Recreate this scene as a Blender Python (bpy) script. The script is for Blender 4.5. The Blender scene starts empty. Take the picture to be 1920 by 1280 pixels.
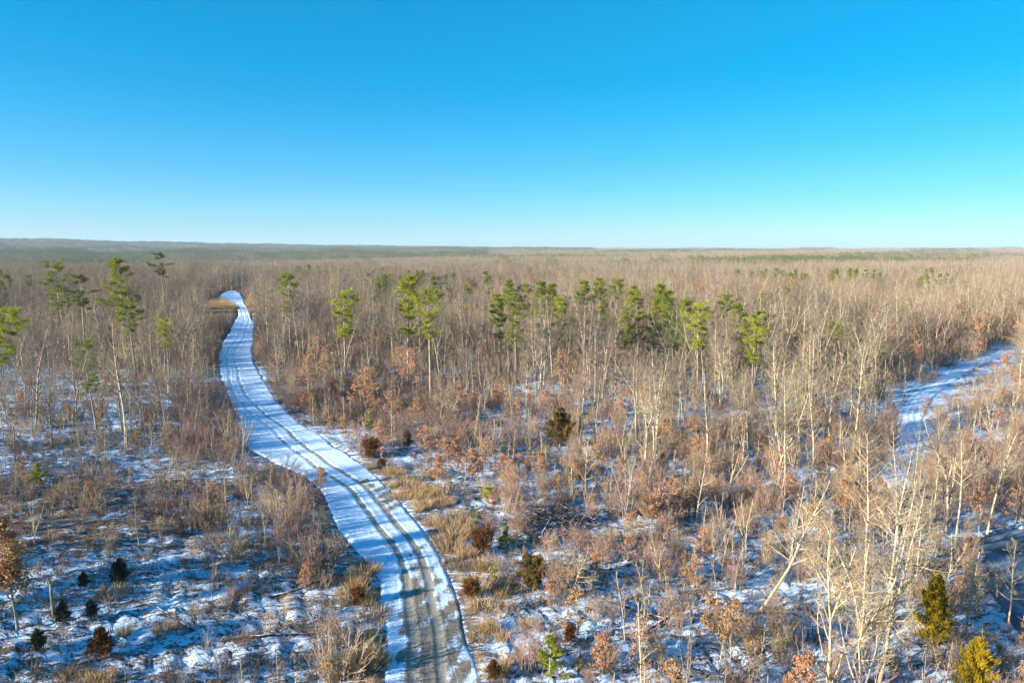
import bpy, math, random
import numpy as np
from mathutils import Vector, Matrix, Euler

# ------------------------------------------------------------------ camera, sky, sun, exposure
SC = bpy.context.scene
COL = SC.collection
CAM_H, FPX, PITCH = 26.0, 1297.0, math.atan((640 - 468) / 1297.0)
cam_d = bpy.data.cameras.new('camera'); cam_d.sensor_width = 36; cam_d.lens = FPX / 1920 * 36
cam_d.clip_start = 0.5; cam_d.clip_end = 40000
cam = bpy.data.objects.new('camera', cam_d); COL.objects.link(cam)
cam.location = (0, 0, CAM_H); cam.rotation_euler = (math.pi / 2 - PITCH, 0, 0)
SC.camera = cam

SUN_EL, SHADOW_AZ = math.radians(16), math.radians(65)      # shadows fall 60 degrees right of straight ahead
world = bpy.data.worlds.new('World'); SC.world = world; world.use_nodes = True
wn = world.node_tree; bg = wn.nodes['Background']
sky = wn.nodes.new('ShaderNodeTexSky'); sky.sky_type = 'NISHITA'; sky.sun_disc = False
sky.sun_elevation = SUN_EL; sky.sun_rotation = math.pi + SHADOW_AZ
sky.ozone_density = 6.0; sky.dust_density = 0.35; sky.air_density = 0.78
hsv = wn.nodes.new('ShaderNodeHueSaturation'); hsv.inputs['Saturation'].default_value = 1.47; hsv.inputs['Hue'].default_value = 0.486
gam = wn.nodes.new('ShaderNodeGamma'); gam.inputs['Gamma'].default_value = 0.66
wn.links.new(sky.outputs[0], gam.inputs[0]); wn.links.new(gam.outputs[0], hsv.inputs['Color']); wn.links.new(hsv.outputs[0], bg.inputs[0])
bg.inputs[1].default_value = 0.112

sun_d = bpy.data.lights.new('sun', 'SUN'); sun_d.energy = 5.0; sun_d.angle = math.radians(0.53); sun_d.color = (1.0, 0.89, 0.74)
sun = bpy.data.objects.new('sun', sun_d); COL.objects.link(sun)
sdir = Vector((math.sin(SHADOW_AZ) * math.cos(SUN_EL), math.cos(SHADOW_AZ) * math.cos(SUN_EL), -math.sin(SUN_EL)))
sun.rotation_euler = sdir.to_track_quat('-Z', 'Y').to_euler()

vs = SC.view_settings; vs.view_transform = 'Standard'; vs.look = 'None'; vs.gamma = 1; vs.exposure = 1.68; vs.use_curve_mapping = False
SC.cycles.max_bounces = 4; SC.cycles.diffuse_bounces = 2; SC.cycles.volume_bounces = 0; SC.cycles.transparent_max_bounces = 4
SC.cycles.use_denoising = True

# ------------------------------------------------------------------ terrain and pixel <-> ground helpers
CT, ST = math.cos(PITCH), math.sin(PITCH)

def hgt(x, y):
    x = np.asarray(x, float); y = np.asarray(y, float)
    d = np.hypot(x, y) + 1e-6
    az = np.degrees(np.arctan2(x, y))
    near = 0.35 * np.sin(x * 0.031 + 1.3) * np.cos(y * 0.027 + 0.4) + 0.22 * np.sin(x * 0.067 - y * 0.049)
    mid = np.clip((d - 150) / 900, 0, 1) * (2.2 * np.sin(x * 0.0071 + 0.7) * np.sin(y * 0.0059 + 2.1) + 1.1 * np.sin(x * 0.019 + y * 0.013))
    # ground falls away into a valley far ahead on the left, then rises to the ridges
    left = np.clip((4 - az) / 26, 0, 1); left = left * left * (3 - 2 * left)
    t = np.clip((d - 700) / 800, 0, 1); t = t * t * (3 - 2 * t)
    valley = -16 * left * t
    px = 960 + FPX * np.tan(np.radians(np.clip(az, -60, 60)))
    def bump(c, w): 
        q = np.clip(1 - np.abs(d - c) / w, 0, 1); return q * q * (3 - 2 * q)
    top = np.interp(px, [-900, 0, 150, 300, 500, 700, 880, 1000, 1200, 1900, 2800], [112, 108, 100, 90, 75, 60, 43, 36, 32, 31, 34])
    wob = 5 * np.sin(az * 0.9) + 3 * np.sin(az * 2.3 + 1) + 1.6 * np.sin(az * 5.1)
    far = (top - 12 + wob * 0.35) * np.clip((d - 3300) / 2000, 0, 1) ** 1.5
    r2 = (26 + 5 * np.sin(az * 0.55 + 2) + 2 * np.sin(az * 1.7)) * bump(2500, 700) * np.interp(px, [-800, 40, 120, 620, 760, 2600], [.8, .9, 1, .8, .25, .1])
    r3 = (18 + 4 * np.sin(az * 0.8)) * bump(3600, 800) * np.interp(px, [-800, 0, 700, 1000, 2600], [1.9, 1.9, 1.2, .5, .3])
    return near + mid + valley + far + r2 + r3

def proj(x, y, z):
    x = np.asarray(x, float); y = np.asarray(y, float); dz = np.asarray(z, float) - CAM_H
    dep = y * CT - dz * ST
    up = y * ST + dz * CT
    dep = np.where(dep < 1, 1, dep)
    return 960 + FPX * x / dep, 640 - FPX * up / dep

def ground_at(px, py):
    """the spot on the ground seen at a pixel of the 1920 x 1280 photograph"""
    xr, yr = (px - 960) / FPX, (640 - py) / FPX
    d = Vector((xr, CT + yr * ST, -ST + yr * CT))
    z = 0.0
    for _ in range(6):
        t = (z - CAM_H) / d.z
        z = float(hgt(d.x * t, d.y * t))
    return d.x * t, d.y * t, z

def in_poly(px, py, poly):
    px = np.asarray(px, float); py = np.asarray(py, float)
    ins = np.zeros(px.shape, bool); n = len(poly); j = n - 1
    for i in range(n):
        xi, yi = poly[i]; xj, yj = poly[j]
        c = ((yi > py) != (yj > py)) & (px < (xj - xi) * (py - yi) / (yj - yi + 1e-9) + xi)
        ins ^= c; j = i
    return ins

def link(o, parent=None):
    COL.objects.link(o)
    if parent is not None: o.parent = parent
    return o

def tag(o, label=None, cat=None, group=None, kind=None):
    if label: o['label'] = label
    if cat: o['category'] = cat
    if group: o['group'] = group
    if kind: o['kind'] = kind
    return o

# ------------------------------------------------------------------ materials
def mat(name):
    m = bpy.data.materials.new(name); m.use_nodes = True
    nt = m.node_tree; b = nt.nodes['Principled BSDF']; b.inputs['Roughness'].default_value = 0.9
    b.inputs['Specular IOR Level'].default_value = 0.15
    return m, nt, b

def N(nt, typ, **kw):
    n = nt.nodes.new(typ)
    for k, v in kw.items(): setattr(n, k, v)
    return n

def noise(nt, vec, scale, detail=4, rough=0.6, dist=0.0):
    n = N(nt, 'ShaderNodeTexNoise'); n.inputs['Scale'].default_value = scale; n.inputs['Detail'].default_value = detail
    n.inputs['Roughness'].default_value = rough; n.inputs['Distortion'].default_value = dist
    nt.links.new(vec, n.inputs['Vector']); return n.outputs[0]

def mix(nt, fac, a, b):
    n = N(nt, 'ShaderNodeMix', data_type='RGBA')
    for s, v in ((0, fac), (6, a), (7, b)):
        if isinstance(v, (int, float)): n.inputs[s].default_value = v
        elif isinstance(v, tuple): n.inputs[s].default_value = (*v, 1)
        else: nt.links.new(v, n.inputs[s])
    return n.outputs[2]

def math_n(nt, op, a, b=None, c=None, clamp=False):
    n = N(nt, 'ShaderNodeMath', operation=op); n.use_clamp = clamp
    for i, v in enumerate((a, b, c)):
        if v is None: continue
        if isinstance(v, (int, float)): n.inputs[i].default_value = v
        else: nt.links.new(v, n.inputs[i])
    return n.outputs[0]

def ramp(nt, v, lo, hi):
    n = N(nt, 'ShaderNodeMapRange', interpolation_type='SMOOTHSTEP')
    for i, q in ((0, v), (1, lo), (2, hi)):
        if isinstance(q, (int, float)): n.inputs[i].default_value = q
        else: nt.links.new(q, n.inputs[i])
    return n.outputs[0]

def attr(nt, name):
    n = N(nt, 'ShaderNodeAttribute'); n.attribute_name = name; return n

def plant_mat(name, ca, cb, cc=None, trans=0.0, nscale=1.5, rough=0.9):
    """bark, twigs and leaves: two or three tones, by individual and along the plant"""
    m, nt, b = mat(name)
    oi = N(nt, 'ShaderNodeObjectInfo'); tc = N(nt, 'ShaderNodeTexCoord')
    base = mix(nt, oi.outputs['Random'], ca, cb)
    nz = ramp(nt, noise(nt, tc.outputs['Object'], nscale, 3), 0.35, 0.68)
    if cc is not None: base = mix(nt, nz, base, cc)
    else:
        dk = mix(nt, 1.0, base, base); 
        base = mix(nt, nz, base, tuple(c * 0.62 for c in ca))
    nt.links.new(base, b.inputs['Base Color']); b.inputs['Roughness'].default_value = rough
    if trans:
        out = nt.nodes['Material Output']; tr = N(nt, 'ShaderNodeBsdfTranslucent'); nt.links.new(base, tr.inputs[0])
        ms = N(nt, 'ShaderNodeMixShader'); ms.inputs[0].default_value = trans
        nt.links.new(b.outputs[0], ms.inputs[1]); nt.links.new(tr.outputs[0], ms.inputs[2]); nt.links.new(ms.outputs[0], out.inputs[0])
    return m

M = {}
M['bark'] = plant_mat('bark', (0.44, 0.38, 0.275), (0.30, 0.26, 0.20), (0.20, 0.165, 0.125), nscale=2.0)
M['pale_bark'] = plant_mat('pale_bark', (0.55, 0.46, 0.30), (0.46, 0.385, 0.255), (0.26, 0.21, 0.14), nscale=2.2)
M['twig'] = plant_mat('twig', (0.29, 0.228, 0.162), (0.205, 0.165, 0.125), (0.16, 0.125, 0.095), nscale=0.4)
M['pale_twig'] = plant_mat('pale_twig', (0.36, 0.295, 0.195), (0.29, 0.235, 0.16), (0.21, 0.17, 0.12), nscale=0.4)
M['brown_twig'] = plant_mat('brown_twig', (0.25, 0.165, 0.135), (0.30, 0.21, 0.17), (0.19, 0.14, 0.125), nscale=0.6)
M['tan_twig'] = plant_mat('tan_twig', (0.42, 0.32, 0.21), (0.36, 0.26, 0.17), (0.27, 0.20, 0.135), nscale=0.6)
M['russet_leaf'] = plant_mat('russet_leaf', (0.46, 0.215, 0.115), (0.38, 0.165, 0.09), (0.48, 0.28, 0.16), trans=0.25, nscale=1.6)
M['tan_leaf'] = plant_mat('tan_leaf', (0.48, 0.29, 0.14), (0.42, 0.24, 0.11), (0.31, 0.17, 0.08), trans=0.25, nscale=1.4)
M['pine_needle'] = plant_mat('pine_needle', (0.30, 0.31, 0.03), (0.20, 0.24, 0.035), (0.14, 0.17, 0.03), trans=0.3, nscale=0.8)
M['bright_needle'] = plant_mat('bright_needle', (0.40, 0.40, 0.02), (0.31, 0.34, 0.03), (0.20, 0.23, 0.025), trans=0.3, nscale=0.9)
M['dark_needle'] = plant_mat('dark_needle', (0.14, 0.16, 0.045), (0.11, 0.13, 0.04), (0.075, 0.095, 0.03), trans=0.2, nscale=1.0)
M['cedar_rust'] = plant_mat('cedar_rust', (0.21, 0.085, 0.022), (0.16, 0.07, 0.022), (0.09, 0.045, 0.02), trans=0.15, nscale=2.0)
M['cedar_gold'] = plant_mat('cedar_gold', (0.42, 0.26, 0.015), (0.36, 0.25, 0.015), (0.20, 0.17, 0.015), trans=0.2, nscale=1.4)
M['cedar_dark'] = plant_mat('cedar_dark', (0.06, 0.068, 0.04), (0.075, 0.068, 0.04), (0.04, 0.042, 0.03), trans=0.1, nscale=2.0)
M['cedar_olive'] = plant_mat('cedar_olive', (0.20, 0.12, 0.03), (0.16, 0.105, 0.03), (0.09, 0.07, 0.025), trans=0.15, nscale=1.4)
M['pink_twig'] = plant_mat('pink_twig', (0.41, 0.26, 0.185), (0.35, 0.235, 0.175), (0.27, 0.195, 0.15), nscale=0.6)
M['olive_twig'] = plant_mat('olive_twig', (0.215, 0.185, 0.105), (0.17, 0.15, 0.095), (0.13, 0.11, 0.08), nscale=0.5)
M['grey_twig'] = plant_mat('grey_twig', (0.20, 0.18, 0.16), (0.15, 0.135, 0.125), (0.11, 0.10, 0.095), nscale=0.5)
M['straw'] = plant_mat('straw', (0.56, 0.40, 0.215), (0.50, 0.345, 0.185), (0.36, 0.245, 0.135), trans=0.25, nscale=1.2)
M['grey_straw'] = plant_mat('grey_straw', (0.32, 0.25, 0.175), (0.25, 0.19, 0.14), (0.18, 0.14, 0.11), trans=0.15, nscale=1.2)
M['dead_wood'] = plant_mat('dead_wood', (0.10, 0.085, 0.075), (0.15, 0.125, 0.105), (0.055, 0.045, 0.04), nscale=2.5)

def snow_wood_mat():
    m, nt, b = mat('snowy_wood')
    g = N(nt, 'ShaderNodeNewGeometry'); sx = N(nt, 'ShaderNodeSeparateXYZ'); nt.links.new(g.outputs['Normal'], sx.inputs[0])
    tc = N(nt, 'ShaderNodeTexCoord')
    f = ramp(nt, math_n(nt, 'ADD', sx.outputs[2], math_n(nt, 'MULTIPLY', noise(nt, tc.outputs['Object'], 2.2), 0.9)), 1.34, 1.5)
    nt.links.new(mix(nt, f, mix(nt, noise(nt, tc.outputs['Object'], 6), (0.03, 0.025, 0.022), (0.065, 0.052, 0.045)), (0.8, 0.82, 0.86)), b.inputs['Base Color'])
    return m
M['snowy_wood'] = snow_wood_mat()

def ground_mat():
    m, nt, b = mat('snowy_ground')
    tc = N(nt, 'ShaderNodeTexCoord'); V = tc.outputs['Object']
    mp = N(nt, 'ShaderNodeMapping'); mp.inputs['Rotation'].default_value = (0, 0, -0.5); mp.inputs['Scale'].default_value = (0.55, 1.5, 1); nt.links.new(V, mp.inputs[0])
    A = mp.outputs[0]  # stretched dark streaks: leaf litter, and painted shadows of grass and brush
    cover = attr(nt, 'snow').outputs['Fac']
    big = noise(nt, V, 0.06, 3); medn = noise(nt, A, 0.42, 5, 0.65, 0.6); fine = noise(nt, A, 1.9, 6, 0.7, 0.4); tiny = noise(nt, V, 7.0, 4, 0.7)
    s = math_n(nt, 'ADD', math_n(nt, 'MULTIPLY', medn, 0.26), math_n(nt, 'MULTIPLY', fine, 0.40))
    s = math_n(nt, 'ADD', s, math_n(nt, 'MULTIPLY', tiny, 0.26)); s = math_n(nt, 'ADD', s, math_n(nt, 'MULTIPLY', big, 0.12))
    # s is about 0.52 on average; more cover lowers the threshold
    thr = math_n(nt, 'SUBTRACT', 0.69, math_n(nt, 'MULTIPLY', cover, 0.36))
    f = ramp(nt, s, math_n(nt, 'SUBTRACT', thr, 0.018), math_n(nt, 'ADD', thr, 0.028))
    litter = mix(nt, ramp(nt, noise(nt, V, 1.3, 5, 0.7), 0.35, 0.7), (0.125, 0.09, 0.072), (0.24, 0.175, 0.125))
    litter = mix(nt, ramp(nt, noise(nt, V, 9, 3, 0.7), 0.45, 0.7), litter, (0.095, 0.07, 0.06))
    grass = attr(nt, 'grass').outputs['Fac']
    litter = mix(nt, math_n(nt, 'MULTIPLY', grass, ramp(nt, noise(nt, V, 0.8, 4), 0.3, 0.6)), litter, (0.46, 0.33, 0.18))
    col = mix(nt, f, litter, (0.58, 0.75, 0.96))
    nt.links.new(col, b.inputs['Base Color'])
    bp = N(nt, 'ShaderNodeBump'); bp.inputs['Strength'].default_value = 0.7; bp.inputs['Distance'].default_value = 0.25
    nt.links.new(math_n(nt, 'ADD', fine, math_n(nt, 'MULTIPLY', tiny, 0.35)), bp.inputs['Height']); nt.links.new(bp.outputs[0], b.inputs['Normal'])
    return m
M['ground'] = ground_mat()

def road_mat():
    m, nt, b = mat('snowy_road')
    tc = N(nt, 'ShaderNodeTexCoord'); V = tc.outputs['Object']
    u = attr(nt, 'across').outputs['Fac']; v = attr(nt, 'along').outputs['Fac']
    bare = attr(nt, 'bare').outputs['Fac']; rut = attr(nt, 'rut').outputs['Fac']
    cu = N(nt, 'ShaderNodeCombineXYZ'); nt.links.new(u, cu.inputs[0]); nt.links.new(math_n(nt, 'MULTIPLY', v, 0.22), cu.inputs[1])
    st = noise(nt, cu.outputs[0], 2.6, 5, 0.65, 0.3)          # streaks along the direction of travel
    fine = noise(nt, V, 5.0, 6, 0.72); med = noise(nt, V, 0.9, 4, 0.6)
    q = math_n(nt, 'ADD', math_n(nt, 'MULTIPLY', st, 0.4), math_n(nt, 'ADD', math_n(nt, 'MULTIPLY', fine, 0.35), math_n(nt, 'MULTIPLY', med, 0.25)))
    gravel_f = ramp(nt, math_n(nt, 'ADD', q, math_n(nt, 'MULTIPLY', math_n(nt, 'SUBTRACT', bare, 0.5), 0.62)), 0.47, 0.585)
    gravel = mix(nt, ramp(nt, fine, 0.35, 0.65), (0.155, 0.135, 0.115), (0.27, 0.245, 0.21))
    gravel = mix(nt, ramp(nt, noise(nt, V, 22, 3, 0.7), 0.5, 0.7), gravel, (0.09, 0.08, 0.075))
    wheel = mix(nt, med, (0.26, 0.245, 0.22), (0.34, 0.32, 0.285))
    gravel = mix(nt, math_n(nt, 'MULTIPLY', rut, 0.85), gravel, wheel)
    snow = mix(nt, ramp(nt, fine, 0.5, 0.72), (0.58, 0.75, 0.96), (0.50, 0.65, 0.86))
    speck = ramp(nt, noise(nt, V, 2.4, 2, 0.5), 0.70, 0.74)
    snow = mix(nt, math_n(nt, 'MULTIPLY', speck, 0.7), snow, (0.24, 0.18, 0.13))
    nt.links.new(mix(nt, gravel_f, snow, gravel), b.inputs['Base Color'])
    bp = N(nt, 'ShaderNodeBump'); bp.inputs['Strength'].default_value = 0.45; bp.inputs['Distance'].default_value = 0.1
    nt.links.new(math_n(nt, 'ADD', fine, st), bp.inputs['Height']); nt.links.new(bp.outputs[0], b.inputs['Normal'])
    return m
M['road'] = road_mat()

def pond_mat():
    m, nt, b = mat('pond_ice')
    tc = N(nt, 'ShaderNodeTexCoord')
    nz = noise(nt, tc.outputs['Object'], 0.35, 4)
    nt.links.new(mix(nt, ramp(nt, nz, 0.42, 0.68), (0.03, 0.055, 0.085), (0.14, 0.22, 0.33)), b.inputs['Base Color'])
    b.inputs['Roughness'].default_value = 0.55; b.inputs['Specular IOR Level'].default_value = 0.25
    return m
M['pond'] = pond_mat()

# ------------------------------------------------------------------ the road, traced on the ground
mid_px = [(806, 1345), (800, 1280), (789, 1150), (771, 1060), (745, 1011), (713, 964), (683, 927), (655, 900), (597, 865), (553, 834), (519, 804),
          (482, 774), (450, 734), (437, 700), (433, 668), (441, 648), (454, 626), (461, 608), (460, 590), (453, 575), (445, 565), (437, 557), (434, 550), (435, 545)]
left_px = [(712, 1345), (716, 1280), (722, 1200), (714, 1110), (690, 1058), (632, 1000), (616, 950), (588, 905), (545, 882), (500, 862), (462, 838), (452, 805), (443, 775),
           (428, 738), (413, 700), (410, 668), (416, 648), (427, 628), (437, 608), (447, 590), (446, 577), (428, 566), (411, 559), (416, 551), (428, 545)]
right_px = [(900, 1345), (889, 1280), (878, 1200), (856, 1100), (832, 1050), (803, 1000), (762, 950), (712, 900), (655, 850), (606, 820), (572, 800), (545, 780),
            (517, 750), (500, 722), (488, 698), (478, 680), (474, 650), (476, 622), (473, 600), (468, 585), (462, 575), (457, 565), (455, 557), (450, 549), (442, 545)]
trail_px = [(1668, 930), (1690, 880), (1704, 840), (1706, 800), (1712, 770), (1735, 738), (1780, 706), (1840, 676), (1910, 656), (2010, 640)]

def catmull(P, step):
    P = [np.array(p, float) for p in P]; P = [2 * P[0] - P[1]] + P + [2 * P[-1] - P[-2]]
    out = []
    for i in range(1, len(P) - 2):
        a, b, c, d = P[i - 1:i + 3]; n = max(2, int(np.linalg.norm(c - b) / step))
        for k in range(n):
            t = k / n; out.append(0.5 * (2 * b + (c - a) * t + (2 * a - 5 * b + 4 * c - d) * t * t + (3 * b - a - 3 * c + d) * t ** 3))
    out.append(P[-2]); return np.array(out)

def smooth(a, n):
    k = np.ones(n) / n; p = n // 2
    return np.convolve(np.pad(a, (p, n - 1 - p), mode='edge'), k, 'valid')

def centre_line(px):
    C = catmull([ground_at(*p)[:2] for p in px], 0.5)
    C = np.stack([smooth(C[:, 0], 9), smooth(C[:, 1], 9)], 1)
    s = np.concatenate([[0], np.cumsum(np.linalg.norm(np.diff(C, axis=0), axis=1))])
    T = np.gradient(C, axis=0); T /= np.linalg.norm(T, axis=1)[:, None]
    return C, s, T

RC, RS, RT = centre_line(mid_px)
def offsets(px):
    ss, oo = [], []
    for p in px:
        q = np.array(ground_at(*p)[:2]); i = int(np.argmin(np.sum((RC - q) ** 2, 1)))
        rn = np.array([RT[i, 1], -RT[i, 0]]); ss.append(RS[i]); oo.append(float(np.dot(q - RC[i], rn)))
    o = np.argsort(ss); return np.array(ss)[o], np.array(oo)[o]
ls, lo = offsets(left_px); rs_, ro = offsets(right_px)
RL = smooth(np.interp(RS, ls, np.clip(lo, -13, -1.0)), 11); RR = smooth(np.interp(RS, rs_, np.clip(ro, 1.0, 9)), 11)
TC, TS_, TT = centre_line(trail_px)

def strip_dist(x, y, C, T, L, R):
    """signed distance outside a strip (negative inside)"""
    x = np.ravel(x); y = np.ravel(y); out = np.full(x.shape, 1e3)
    near = (x > C[:, 0].min() - 40) & (x < C[:, 0].max() + 40) & (y > C[:, 1].min() - 40) & (y < C[:, 1].max() + 40)
    idx = np.where(near)[0]; Cs = C[::3]; Ts = T[::3]; Ls = L[::3]; Rs = R[::3]
    for k in range(0, len(idx), 20000):
        ii = idx[k:k + 20000]; dx = x[ii, None] - Cs[None, :, 0]; dy = y[ii, None] - Cs[None, :, 1]
        j = np.argmin(dx * dx + dy * dy, 1); a = np.arange(len(ii))
        o = dx[a, j] * Ts[j, 1] - dy[a, j] * Ts[j, 0]; al = np.abs(dx[a, j] * Ts[j, 0] + dy[a, j] * Ts[j, 1])
        sd = np.maximum(o - Rs[j], Ls[j] - o); out[ii] = np.where(al > 2.5, np.maximum(sd, al), sd)
    return out
TLo, TRo = np.full(len(TC), -1.75), np.full(len(TC), 1.75)
road_d = lambda x, y: strip_dist(x, y, RC, RT, RL, RR)
trail_d = lambda x, y: strip_dist(x, y, TC, TT, TLo, TRo)

rng = np.random.default_rng(11)

def road_mesh(name, C, S, T, L, R, main=True):
    U = np.linspace(0, 1, 57); n = len(C); V = []; at = {k: [] for k in ('across', 'along', 'bare', 'rut')}
    def ragged():
        a = rng.normal(0, 1, n); return .30 * smooth(a, 9) * 2 + .35 * smooth(rng.normal(0, 1, n), 31) * 4 + .05 * a
    eL, eR = ragged() * .55, ragged() * .45
    for i in range(n):
        s = S[i]; l = L[i] + eL[i]; r = R[i] + eR[i]
        u = l + (r - l) * U; x = C[i, 0] + u * T[i, 1]; y = C[i, 1] - u * T[i, 0]
        wv = 0.20 * math.sin(s * 0.11) + 0.09 * math.sin(s * 0.37) + .05 * math.sin(s * .83 + 1)
        z = hgt(x, y) + 0.05
        def gap(c, w): return np.exp(-((u - c - wv) / w) ** 4)
        g = 0.86
        ruts = np.maximum(gap(-g, 0.30), gap(g, 0.30))
        ridge = np.maximum(np.maximum(gap(-g - .48, .12), gap(-g + .48, .12)), np.maximum(gap(g - .48, .12), gap(g + .48, .12)))
        z = z - 0.045 * ruts + 0.02 * ridge
        z = z - 0.16 * np.clip(1 - np.minimum(u - l, r - u) / 0.35, 0, 1) + 0.012 * np.sin(x * 3.1) * np.sin(y * 2.7)
        if main:
            near = np.clip((33 - s) / 22, 0, 1)             # gravel shows through where the road is most driven
            fade = np.interp(s, [0, 25, 60, 110, 170, 215, 300], [1.0, .96, .72, .52, .46, .52, .42])
            fl = np.interp(s, [0, 28, 45, 70, 110, 150, 300], [1.0, .93, .68, .44, .46, .46, .40])
            bare = np.maximum(gap(-g, .30) * fl, gap(g, .30) * fade)
            bare = np.maximum(bare, near * np.interp(u, [-3.4, -2.4, -1.5, -1.0, 1.0, 1.4, 2.6, 3.4, 4.2], [0.0, .26, .60, .76, .72, .70, .60, .52, .15]))
            bay = np.exp(-((s - 36) / 9) ** 2) * np.interp(u, [.4, 1.1, 2.6, 3.6], [0, .66, .58, .1]); bare = np.maximum(bare, bay)
            old = np.exp(-((u + 2.0 - wv) / .18) ** 4) * np.interp(s, [50, 62, 95, 105], [0, .42, .42, 0]); bare = np.maximum(bare, old)
            bare = np.maximum(bare, 0.52 * np.exp(-((u - 2.9) / .25) ** 4) * np.interp(s, [0, 8, 30, 34], [.9, 1.1, 1, 0]))
            bare = bare + (bare > .05) * (.16 * np.sin(x * 1.7 + 2 * np.sin(y * .6)) * np.sin(y * .9 + x * .4) + .10 * np.sin(x * 3.9 - y * 1.7))
        else:
            bare = 0.42 * ruts
        V.append(np.stack([x, y, z], 1)); at['across'].append(u); at['along'].append(np.full(57, s)); at['bare'].append(bare); at['rut'].append(ruts)
    V = np.concatenate(V); me = bpy.data.meshes.new(name)
    I = (np.arange(n - 1)[:, None] * 57 + np.arange(56)[None, :]).ravel()
    F = np.stack([I, I + 1, I + 58, I + 57], 1)
    me.from_pydata(V.tolist(), [], F.tolist()); me.shade_smooth()
    for k, a in at.items():
        me.attributes.new(k, 'FLOAT', 'POINT').data.foreach_set('value', np.concatenate(a).astype(np.float32))
    me.materials.append(M['road'])
    o = link(bpy.data.objects.new(name, me)); return o
road = road_mesh('road', RC, RS, RT, RL, RR)
tag(road, 'snow covered gravel road with two dark wheel tracks curving through the wood', kind='structure')
trail = road_mesh('path', TC, TS_, TT, TLo, TRo, False)
tag(trail, 'snowy woodland trail climbing to the frame edge among pale trunks', kind='structure')

# ------------------------------------------------------------------ the ground: one sheet to the horizon
POND = [(1838, 1010), (1870, 992), (1935, 985), (2040, 1010), (2060, 1120), (1985, 1210), (1915, 1185), (1878, 1140), (1848, 1085)]
POND_W = [ground_at(*p)[:2] for p in POND]
FG_L = [(-300, 850), (330, 850), (455, 870), (600, 905), (700, 1060), (725, 1400), (-300, 1400)]
def cover_at(x, y):
    """how much snow lies, and how much straw shows, at a spot"""
    z = hgt(x, y); px, py = proj(x, y, z)
    c = np.interp(py, [470, 560, 640, 700, 780, 860, 1000, 1280], [.02, .08, .34, .56, .57, .50, .45, .47])
    c = np.where((px > 500) & (px < 980) & (py > 690) & (py < 800), c - .12, c)
    c = np.where((px > 900) & (py > 860), c + .06, c)
    c = np.where((px < 330) & (py > 1040) & (py < 1200), c + .05, c)
    c = np.where((px < 420) & (py > 900) & (py < 1030), c - .07, c)
    behind = y < 20; c = np.where(behind, .55, c)
    g = np.zeros_like(px); rd = road_d(x, y).reshape(px.shape)
    g = np.where((rd > 0.3) & (rd < 4) & (px > 650) & (py > 850), 0.55, g)
    g = np.where(in_poly(px, py, [(385, 562), (445, 560), (452, 582), (385, 584)]) | in_poly(px, py, [(462, 562), (512, 562), (512, 584), (472, 590)]), 1.2, g)
    c = np.where(in_poly(px, py, [(385, 562), (445, 560), (452, 582), (385, 584)]), 0.0, c)
    c = np.where((rd > 0) & (rd < 1.2), c - .05, c)
    td = trail_d(x, y).reshape(px.shape); c = np.where((td < 9), np.maximum(c, .62), c)
    return c, g

def make_ground():
    fine = np.radians(np.arange(-47, 47.01, 0.3)); rest = np.radians(np.arange(50, 311, 3.0))
    ang = np.concatenate([fine, rest]); na = len(ang)
    rad = [3.0]
    while rad[-1] < 9000: rad.append(rad[-1] + max(0.55, rad[-1] * (0.012 if rad[-1] < 140 else 0.03)))
    rad = np.array(rad); nr = len(rad)
    A, Rr = np.meshgrid(ang, rad); X, Y = Rr * np.sin(A), Rr * np.cos(A)
    Z = hgt(X, Y)
    rd = road_d(X, Y).reshape(X.shape); td = trail_d(X, Y).reshape(X.shape)
    lump = 0.09 * np.sin(X * 1.9 + 2 * np.sin(Y * .7)) * np.sin(Y * 2.2 + X * .6) + 0.07 * np.sin(X * .83 - Y * 1.13) + .05 * np.sin(X * 3.7 + Y * 1.4)
    lump += 0.12 * np.clip(rng.normal(0, 1, X.shape), -1.5, 2) * (Rr < 200) * .5
    clear = np.clip((np.minimum(rd, td) - 0.4) / 2, 0, 1)
    Z += lump * clear * (Rr < 260)
    bank = np.exp(-((rd - .9) / .6) ** 2) * 0.06; Z += bank * (rd > 0.2)
    slack = 0.12 + 0.0025 * Rr
    Z -= slack * np.clip((-0.1 - rd) / 0.5, 0, 1) + slack * np.clip((-0.1 - td) / 0.5, 0, 1)
    pin = in_poly(X.ravel(), Y.ravel(), POND_W).reshape(X.shape); Z -= 0.5 * pin
    V = np.stack([X.ravel(), Y.ravel(), Z.ravel()], 1)
    i = np.arange(nr - 1)[:, None] * na; j = np.arange(na)[None, :]; jn = (j + 1) % na
    F = np.stack([(i + j).ravel(), (i + jn).ravel(), (i + na + jn).ravel(), (i + na + j).ravel()], 1)[:, ::-1]
    c = len(V); V = np.vstack([V, [[0, 0, float(hgt(0, 0))]]])
    T = [[c, (k + 1) % na, k] for k in range(na)]
    me = bpy.data.meshes.new('ground'); me.from_pydata(V.tolist(), [], F.tolist() + T); me.shade_smooth()
    co, gr = cover_at(V[:, 0], V[:, 1])
    me.attributes.new('snow', 'FLOAT', 'POINT').data.foreach_set('value', co.astype(np.float32))
    me.attributes.new('grass', 'FLOAT', 'POINT').data.foreach_set('value', gr.astype(np.float32))
    me.materials.append(M['ground']); o = link(bpy.data.objects.new('ground', me)); tag(o, 'snow patched woodland floor with brown leaf litter', kind='structure')
make_ground()

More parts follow.
